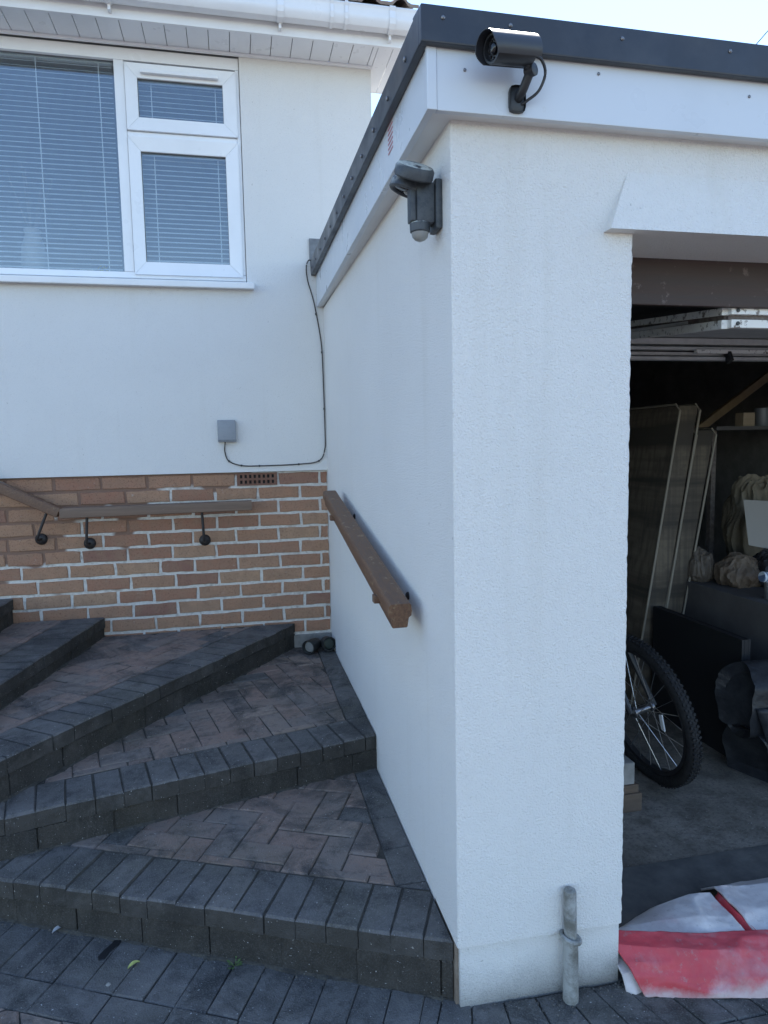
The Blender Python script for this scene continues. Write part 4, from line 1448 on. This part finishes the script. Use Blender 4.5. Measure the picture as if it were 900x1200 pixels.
fl_ = obj("loose_flap", bm, M_SHEET, rl, smooth=True)
md = fl_.modifiers.new("thickness", 'SOLIDIFY'); md.thickness = .003

# crumpled bags on the carton
def crumple(name, label, loc, rad, mat, seed, cat="bag"):
    bm = bmesh.new()
    bmesh.ops.create_icosphere(bm, subdivisions=6, radius=1)
    for v in bm.verts:
        n_ = v.co.normalized()
        rid = lambda f_, o_: (1 - abs(noise.noise(Vector((n_.x * f_, n_.y * f_, n_.z * f_ * .3)) + o_))) ** 3
        k = .90 + .22 * noise.noise(n_ * 1.4 + Vector((seed, 0, 0))) + .12 * rid(2.6, Vector((0, seed, 0))) + .045 * rid(6, Vector((0, 0, seed))) + .008 * rid(14, Vector((seed, seed, 0)))
        v.co = Vector((n_.x * rad[0], n_.y * rad[1], n_.z * rad[2])) * k
        v.co.z = max(v.co.z, -rad[2] * .72)
    zmin = min(v.co.z for v in bm.verts)
    for v in bm.verts: v.co.z -= zmin
    e = obj(name, bm, mat, None, Matrix.Translation(loc), smooth=True)
    return tag(e, label, cat)


def mat_cloth(name, a, b, rough=.6): return mat_simple_noise(name, a, b, 12, rough, .010, 20)


crumple("plastic_bag", "crumpled beige plastic bag heaped on the grey carton", (2.52, 3.00, .6445), (.115, .11, .095), mat_cloth("beige_bag", (.13, .095, .070), (.20, .155, .115)), 1.3)
crumple("plastic_bag", "crumpled grey brown bag hanging at the corner of the carton", (2.405, 3.16, .6445), (.07, .07, .10), mat_cloth("brown_bag", (.10, .08, .065), (.15, .125, .10)), 4.1)
crumple("bin_bag", "black bin bag slumped on the carton behind the tube", (2.66, 2.95, .6445), (.12, .11, .105), mat_cloth("bin_bag_black", (.018, .018, .02), (.035, .035, .038), .35), 7.7)
crumple("dust_sheet", "pale cream dust sheet bundle stacked high at the right of the mattresses", (3.00, 3.42, .62), (.21, .18, .34), mat_cloth("cream_sheet", (.20, .165, .115), (.29, .245, .18), .8), 9.4, "sheet")
stand = empty("storage_rack", (2.85, 3.5, 0), "dark shelf carrying the cream dust sheet at the back", "shelf")
for x, y in ((2.80, 3.30), (3.20, 3.30), (2.80, 3.60), (3.20, 3.60)): box_obj("leg", (x - .015, x + .015, y - .015, y + .015, 0.001, .60), M_RUST, stand)
box_obj("shelf_board", (2.76, 3.24, 3.26, 3.64, .6005, .622), M_GREYBOX2, stand)
bm = bmesh.new()
hexa(bm, [(2.565, 3.00, .85), (2.80, 2.96, .80), (2.81, 2.965, .80), (2.575, 3.005, .85), (2.575, 3.06, 1.08), (2.83, 3.02, 1.06), (2.84, 3.025, 1.06), (2.585, 3.065, 1.08)])
tag(obj("paper_sheet", bm, NT("paper", .8, (.30, .28, .25)).m), "pale sheet of card propped on the heap of bags", "card")
# sealant tube with nozzle and a tin
se = empty("sealant_tube", (2.42, 2.66, .73), "white and blue sealant tube lying across the tin on the carton", "sealant tube")
ax = Vector((1, -.05, -.13)).normalized(); a_ = Vector((2.385, 2.70, .752))
t = NT("tube_label", .4); wv = t.n("ShaderNodeTexWave"); wv.inputs["Scale"].default_value = 18; wv.bands_direction = 'X'; t.l(t.co, wv.inputs["Vector"])
bm = bmesh.new(); lathe(bm, [(0, .023), (.002, .0245), (.16, .0245), (.163, .018)], a_, ax, 18); obj("barrel", bm, t.color(t.ramp(wv.outputs["Fac"], [(.62, (.62, .68, .74)), (.70, (.14, .20, .32))])).m, se, smooth=True)
bm = bmesh.new(); lathe(bm, [(.163, .012), (.18, .011), (.26, .004)], a_, ax, 12); obj("nozzle", bm, M_UPVC, se, smooth=True)
bm = bmesh.new(); lathe(bm, [(0, .026), (.002, .0275), (.078, .0275), (.08, .026)], (2.43, 2.69, .6455), (0, 0, 1), 20)
tag(obj("tin", bm, NT("tin", .35, (.45, .46, .47), .8).m, smooth=True), "small silver tin standing under the sealant tube", "tin")
# diagonal timber, shelf stuff and loose stick on the back of the garage
tim = beamh("timber_prop", (2.92, 4.1, 1.36), (4.0 - .3, 4.0, 1.93), .045, .06, mat_wood("pale_timber", (.30, .22, .14), (.38, .29, .19), .7, (30, 8, 8), (.24, .17, .11)), None)
tag(tim, "pale timber brace slanting up to the garage roof", "timber")
stick = beamh("stick", (2.29, 3.0, .90), (2.33, 3.02, 1.0), .012, .012, M_PIPING, None)
bpy.data.objects.remove(stick)
wb = tag(box_obj("wooden_block", (2.97, 3.05, 3.55, 3.62, 1.47, 1.55), mat_wood("block_wood", (.34, .27, .19), (.42, .34, .25), .7), None, .003), "small pale wooden block on the wall shelf at the back", "block")
sh = empty("wall_shelf", (3.2, 3.6, 1.43), "thin dark shelf crossing the back of the garage", "shelf")
box_obj("board", (2.75, 3.78, 3.5, 3.75, 1.448, 1.469), M_GREYBOX2, sh); 
for xx in (2.80, 3.25): box_obj("upright", (xx, xx + .03, 3.60, 3.63, .001, 1.4475), M_RUST, sh)

for k, (xx, r_, h_, cc_) in enumerate(((3.16, .045, .11, (.20, .22, .25)), (3.30, .055, .13, (.30, .10, .07)), (3.44, .04, .16, (.12, .16, .13)))):
    bm = bmesh.new(); lathe(bm, [(0, r_ * .96), (.004, r_), (h_ - .012, r_), (h_ - .01, r_ * 1.04), (h_, r_ * 1.04), (h_ - .003, r_ * .9)], (xx, 3.62, 1.4692), (0, 0, 1), 20)
    tag(obj("paint_tin", bm, NT("tin_paint_%d" % k, .45, cc_, .2).m, smooth=True), ("grey", "red brown", "tall dark green")[k] + " paint tin on the thin garage shelf", "tin", "paint tins on the shelf")
# bicycle leaning inside the jamb; only its front wheel shows
bike = empty("bicycle", (1.4, 2.6, 0), "mountain bicycle with yellow frame leaning inside the garage, front wheel showing", "bicycle")
C0 = Vector((1.590, 2.419, .300))
v_ = Vector((.185, .014, -.983)).normalized()
u_ = Vector((-.076, .997, 0)); u_ = (u_ - v_ * u_.dot(v_)).normalized()
w_ = u_.cross(v_).normalized()


def on_wheel(C, r, a, k=0.0): return C + (u_ * math.cos(a) + v_ * math.sin(a)) * r + w_ * k


def ring_mesh(C, R_, prof, n=56):
    bm = bmesh.new(); rings = []
    for i in range(n):
        a = 2 * math.pi * i / n
        e_ = u_ * math.cos(a) + v_ * math.sin(a)
        rings.append([bm.verts.new(C + e_ * (R_ + p) + w_ * q) for p, q in prof])
    m = len(prof)
    for i in range(n):
        for j in range(m):
            bm.faces.new((rings[i][j], rings[i][(j + 1) % m], rings[(i + 1) % n][(j + 1) % m], rings[(i + 1) % n][j]))
    return bm


def wheel(C, R_=.285, full=True):
    hub_bm = bmesh.new(); lathe(hub_bm, [(-.055, .010), (-.045, .022), (-.035, .022), (-.03, .014), (.03, .014), (.035, .022), (.045, .022), (.055, .010)], C, w_, 18)
    wh = obj("wheel", hub_bm, NT("hub_alloy", .3, (.22, .22, .23), .9).m, bike, smooth=True)
    obj("tyre", ring_mesh(C, R_, circ(.026, 12)), M_RUBBER, wh, smooth=True)
    if full:
        bm = bmesh.new()
        for i in range(90):
            a = 2 * math.pi * i / 90
            for k in (-.013, 0, .013):
                p = on_wheel(C, R_ + .0235, a + (.02 if k else 0), k)
                e_ = (p - C).normalized(); t_ = e_.cross(w_).normalized()
                P = [p + t_ * x * .005 + w_ * y * .005 + e_ * z * .004 for z in (-1, 1) for x, y in ((-1, -1), (1, -1), (1, 1), (-1, 1))]
                hexa(bm, P)
        tag(obj("tread_knobs", bm, M_RUBBER, wh), kind="stuff")
    obj("rim", ring_mesh(C, R_ - .030, [(-.008, -.011), (-.008, .011), (.010, .014), (.010, -.014)]), NT("black_rim", .35, (.05, .05, .055), .6).m, wh, smooth=True)
    for k in range(24):
        a = 2 * math.pi * k / 24
        side = .035 if k % 2 else -.035
        bm = bmesh.new(); tube(bm, [on_wheel(C, .02, a + (.9 if k % 4 < 2 else -.9), side), on_wheel(C, R_ - .036, a, 0)], .0013, 5)
        obj("spoke", bm, M_STEEL, wh)
    return wh


wh = wheel(C0)
bm = bmesh.new()
for s_ in (-.5, .5):
    pass
P = [on_wheel(C0, r, a, .018 + k) for k in (0, .006) for r, a in ((.140, 2.98), (.160, 2.98), (.160, 3.42), (.140, 3.42))]
hexa(bm, P, .002)
obj("reflector", bm, NT("clear_reflector", .2, (.70, .72, .74)).m, wh)
C1 = C0 + Vector((-.07, .97, .0))
wheel(C1, .285, False)
M_YEL = NT("yellow_paint", .35, (.55, .45, .03)).m
Hd = Vector((1.43, 2.62, .80)); Bb = C0.lerp(C1, .58) + Vector((0, 0, .02)); St = C0.lerp(C1, .66) + Vector((-.05, .1, .42))
for a, b, r in ((Hd, Bb, .020), (Hd + Vector((-.02, .02, .06)), St, .017), (Bb, St, .016), (Bb, C1, .011), (St, C1, .010)):
    bm = bmesh.new(); tube(bm, [a, b], r, 10); obj("frame_tube", bm, M_YEL, bike, smooth=True)
for k in (-.058, .058):
    bm = bmesh.new(); tube(bm, [C0 + w_ * k, C0.lerp(Hd, .72) + w_ * k * .9, Hd - Vector((-.01, .02, .06))], .012, 8); obj("fork_leg", bm, M_BLACKPL, bike, smooth=True)
bm = bmesh.new(); tube(bm, [Hd - Vector((-.02, .02, .08)), Hd + Vector((-.03, .05, .16))], .018, 10); obj("head_tube", bm, M_YEL, bike, smooth=True)
hb = Hd + Vector((-.03, .05, .16))
bm = bmesh.new(); tube(bm, [hb - w_ * .16, hb, hb + w_ * .16], .012, 8); obj("handlebar", bm, M_BLACKPL, bike, smooth=True)
bm = bmesh.new(); sweep(bm, [St + Vector((.05, -.12, .09)), St + Vector((0, 0, .10)), St + Vector((-.06, .10, .11))], circ(.05, 10, .02)); obj("saddle", bm, M_BLACKPL, bike, smooth=True)
# timber blocks beside the wheel
M_BLOCKW = mat_wood("rough_sawn", (.095, .065, .045), (.15, .11, .08), .8, (8, 40, 40), (.13, .10, .08))
for (x0, x1, y0, y1, z0, z1), lab in (((1.02, 1.452, 2.20, 2.33, .001, .072), "lowest rough timber offcut on the garage floor by the jamb"),
                                     ((1.00, 1.440, 2.205, 2.325, .0725, .105), "thin board lying on the lowest timber offcut"),
                                     ((1.04, 1.425, 2.21, 2.32, .1055, .19), "grey topmost offcut on the small timber stack")):
    bm = bmesh.new(); box(bm, x0, x1, y0, y1, z0, z1, .004)
    tag(obj("timber_offcut", bm, M_BLOCKW if "grey" not in lab else M_FOOTING), lab, "timber")

# ------------------------------------------------------------------ small litter
bm = bmesh.new()
for k in range(700):
    m = random.random()
    if m < .45:      # along the foot of the first riser and the pillar
        s = random.uniform(.1, 1.49); tt = .024 - abs(random.gauss(0, .022))
        x, y = PIV[0] + d1[0] * s + n1[0] * tt, PIV[1] + d1[1] * s + n1[1] * tt
        z = zg(x)
    elif m < .62:
        x = random.uniform(.50, .96); y = 1.503 - abs(random.gauss(0, .03)); z = zg(x)
    elif m < .80:
        a, b, _ = NOSE[1]; d, n, L = axes(a, b); s = random.uniform(.1, L); tt = .02 - abs(random.gauss(0, .02))
        x, y = a[0] + d[0] * s + n[0] * tt, a[1] + d[1] * s + n[1] * tt; z = .155
    elif m < .9:
        a, b, _ = NOSE[2]; d, n, L = axes(a, b); s = random.uniform(.1, L); tt = .02 - abs(random.gauss(0, .02))
        x, y = a[0] + d[0] * s + n[0] * tt, a[1] + d[1] * s + n[1] * tt; z = .29
    else:
        x, y = random.uniform(-.9, .9), random.uniform(1.1, 1.5); z = zg(x)
    r = random.choice((.0009, .0012, .0018, .0028))
    P = [(x + random.uniform(.5, 1) * r * i, y + random.uniform(.5, 1) * r * j, z - .0015 + q) for q in (0, r * 1.2) for i, j in ((-1, -1), (1, -1), (1, 1), (-1, 1))]
    hexa(bm, P)
tag(obj("grit", bm, M_GRIT), "loose grit and crumbs along the risers and the pillar", None, None, "stuff")


def leaf(name, label, loc, ang, L, W, color, cat="leaf"):
    bm = bmesh.new(); n_ = 8; top = []; bot = []; mid = []
    for i in range(n_ + 1):
        f = i / n_; w = W * math.sin(math.pi * min(1, f * .97 + .02)) ** .8
        z = .003 + .006 * math.sin(math.pi * f)
        mid.append(bm.verts.new((f * L - L / 2, 0, z))); top.append(bm.verts.new((f * L - L / 2, w, z + .004))); bot.append(bm.verts.new((f * L - L / 2, -w, z + .003)))
    for i in range(n_):
        bm.faces.new((mid[i], mid[i + 1], top[i + 1], top[i])); bm.faces.new((bot[i], bot[i + 1], mid[i + 1], mid[i]))
    return tag(obj(name, bm, NT(name + "_mat", .6, color).m, None, Matrix.Translation(loc) @ Matrix.Rotation(ang, 4, 'Z'), smooth=True), label, cat)


leaf("fallen_leaf", "small yellow green leaf lying on the charcoal blocks", (-.323, 1.82, zg(-.323)), .6, .034, .006, (.42, .44, .13))
leaf("feather", "tiny pale grey feather on the blocks at the step's foot", (-.557, 2.007, zg(-.557)), .7, .034, .007, (.38, .38, .38), "feather")
bm = bmesh.new()
pts = [(-.045, -.004), (-.035, .010), (-.01, .013), (.02, .010), (.042, .014), (.05, .004), (.046, -.008), (.02, -.012), (-.01, -.009), (-.035, -.014)]
vs = [bm.verts.new((x, y, .0)) for x, y in pts]; tp_ = [bm.verts.new((x * .95, y * .9, .0016)) for x, y in pts]
bm.faces.new(vs[::-1]); bm.faces.new(tp_)
for i in range(len(pts)): bm.faces.new((vs[i], vs[(i + 1) % len(pts)], tp_[(i + 1) % len(pts)], tp_[i]))
tag(obj("tar_blot", bm, NT("tar", .5, (.012, .012, .013)).m, None, Matrix.Translation((-.399, 1.90, zg(-.399) + .0005)) @ Matrix.Rotation(math.radians(58), 4, 'Z')), "black elongated tar blot on a charcoal block", "stain")
bm = bmesh.new()
lathe(bm, [(0, .004), (.004, .007), (.008, .003)], (-.379, 1.767, zg(-.379) - .002), (0, 0, 1), 7)
tag(obj("pebble", bm, M_FOOTING), "single pale pebble in the joint of the driveway blocks", "pebble")
wd = empty("weed", (-.057, 1.765, zg(-.057)), "small green weed sprouting from a joint at the step's foot", "weed")
M_WEED = NT("weed_green", .7, (.10, .16, .05)).m
for k in range(12):
    a = random.uniform(0, 6.28); r = random.uniform(.006, .022); h = random.uniform(.004, .018)
    c = Vector((-.057 + r * math.cos(a), 1.765 + r * math.sin(a), zg(-.057) + h)); e_ = Vector((math.cos(a), math.sin(a), .3)) * .006; f_ = Vector((-math.sin(a), math.cos(a), 0)) * .004
    bm = bmesh.new(); vv = [bm.verts.new(q) for q in (c - e_, c + f_, c + e_, c - f_)]; bm.faces.new(vv)
    tube(bm, [(-.057, 1.765, zg(-.057) - .004), c - e_], .0006, 4)
    obj("leaf", bm, M_WEED, wd)
# overhead service wire
bm = bmesh.new(); tube(bm, [(9.2, 12.0, 7.98), (10.1, 12.0, 8.95), (12.2, 12.0, 11.2)], .010, 6)
tag(obj("overhead_wire", bm, M_BLACKPL), "thin overhead wire crossing the sky beyond the garage roof", "wire")
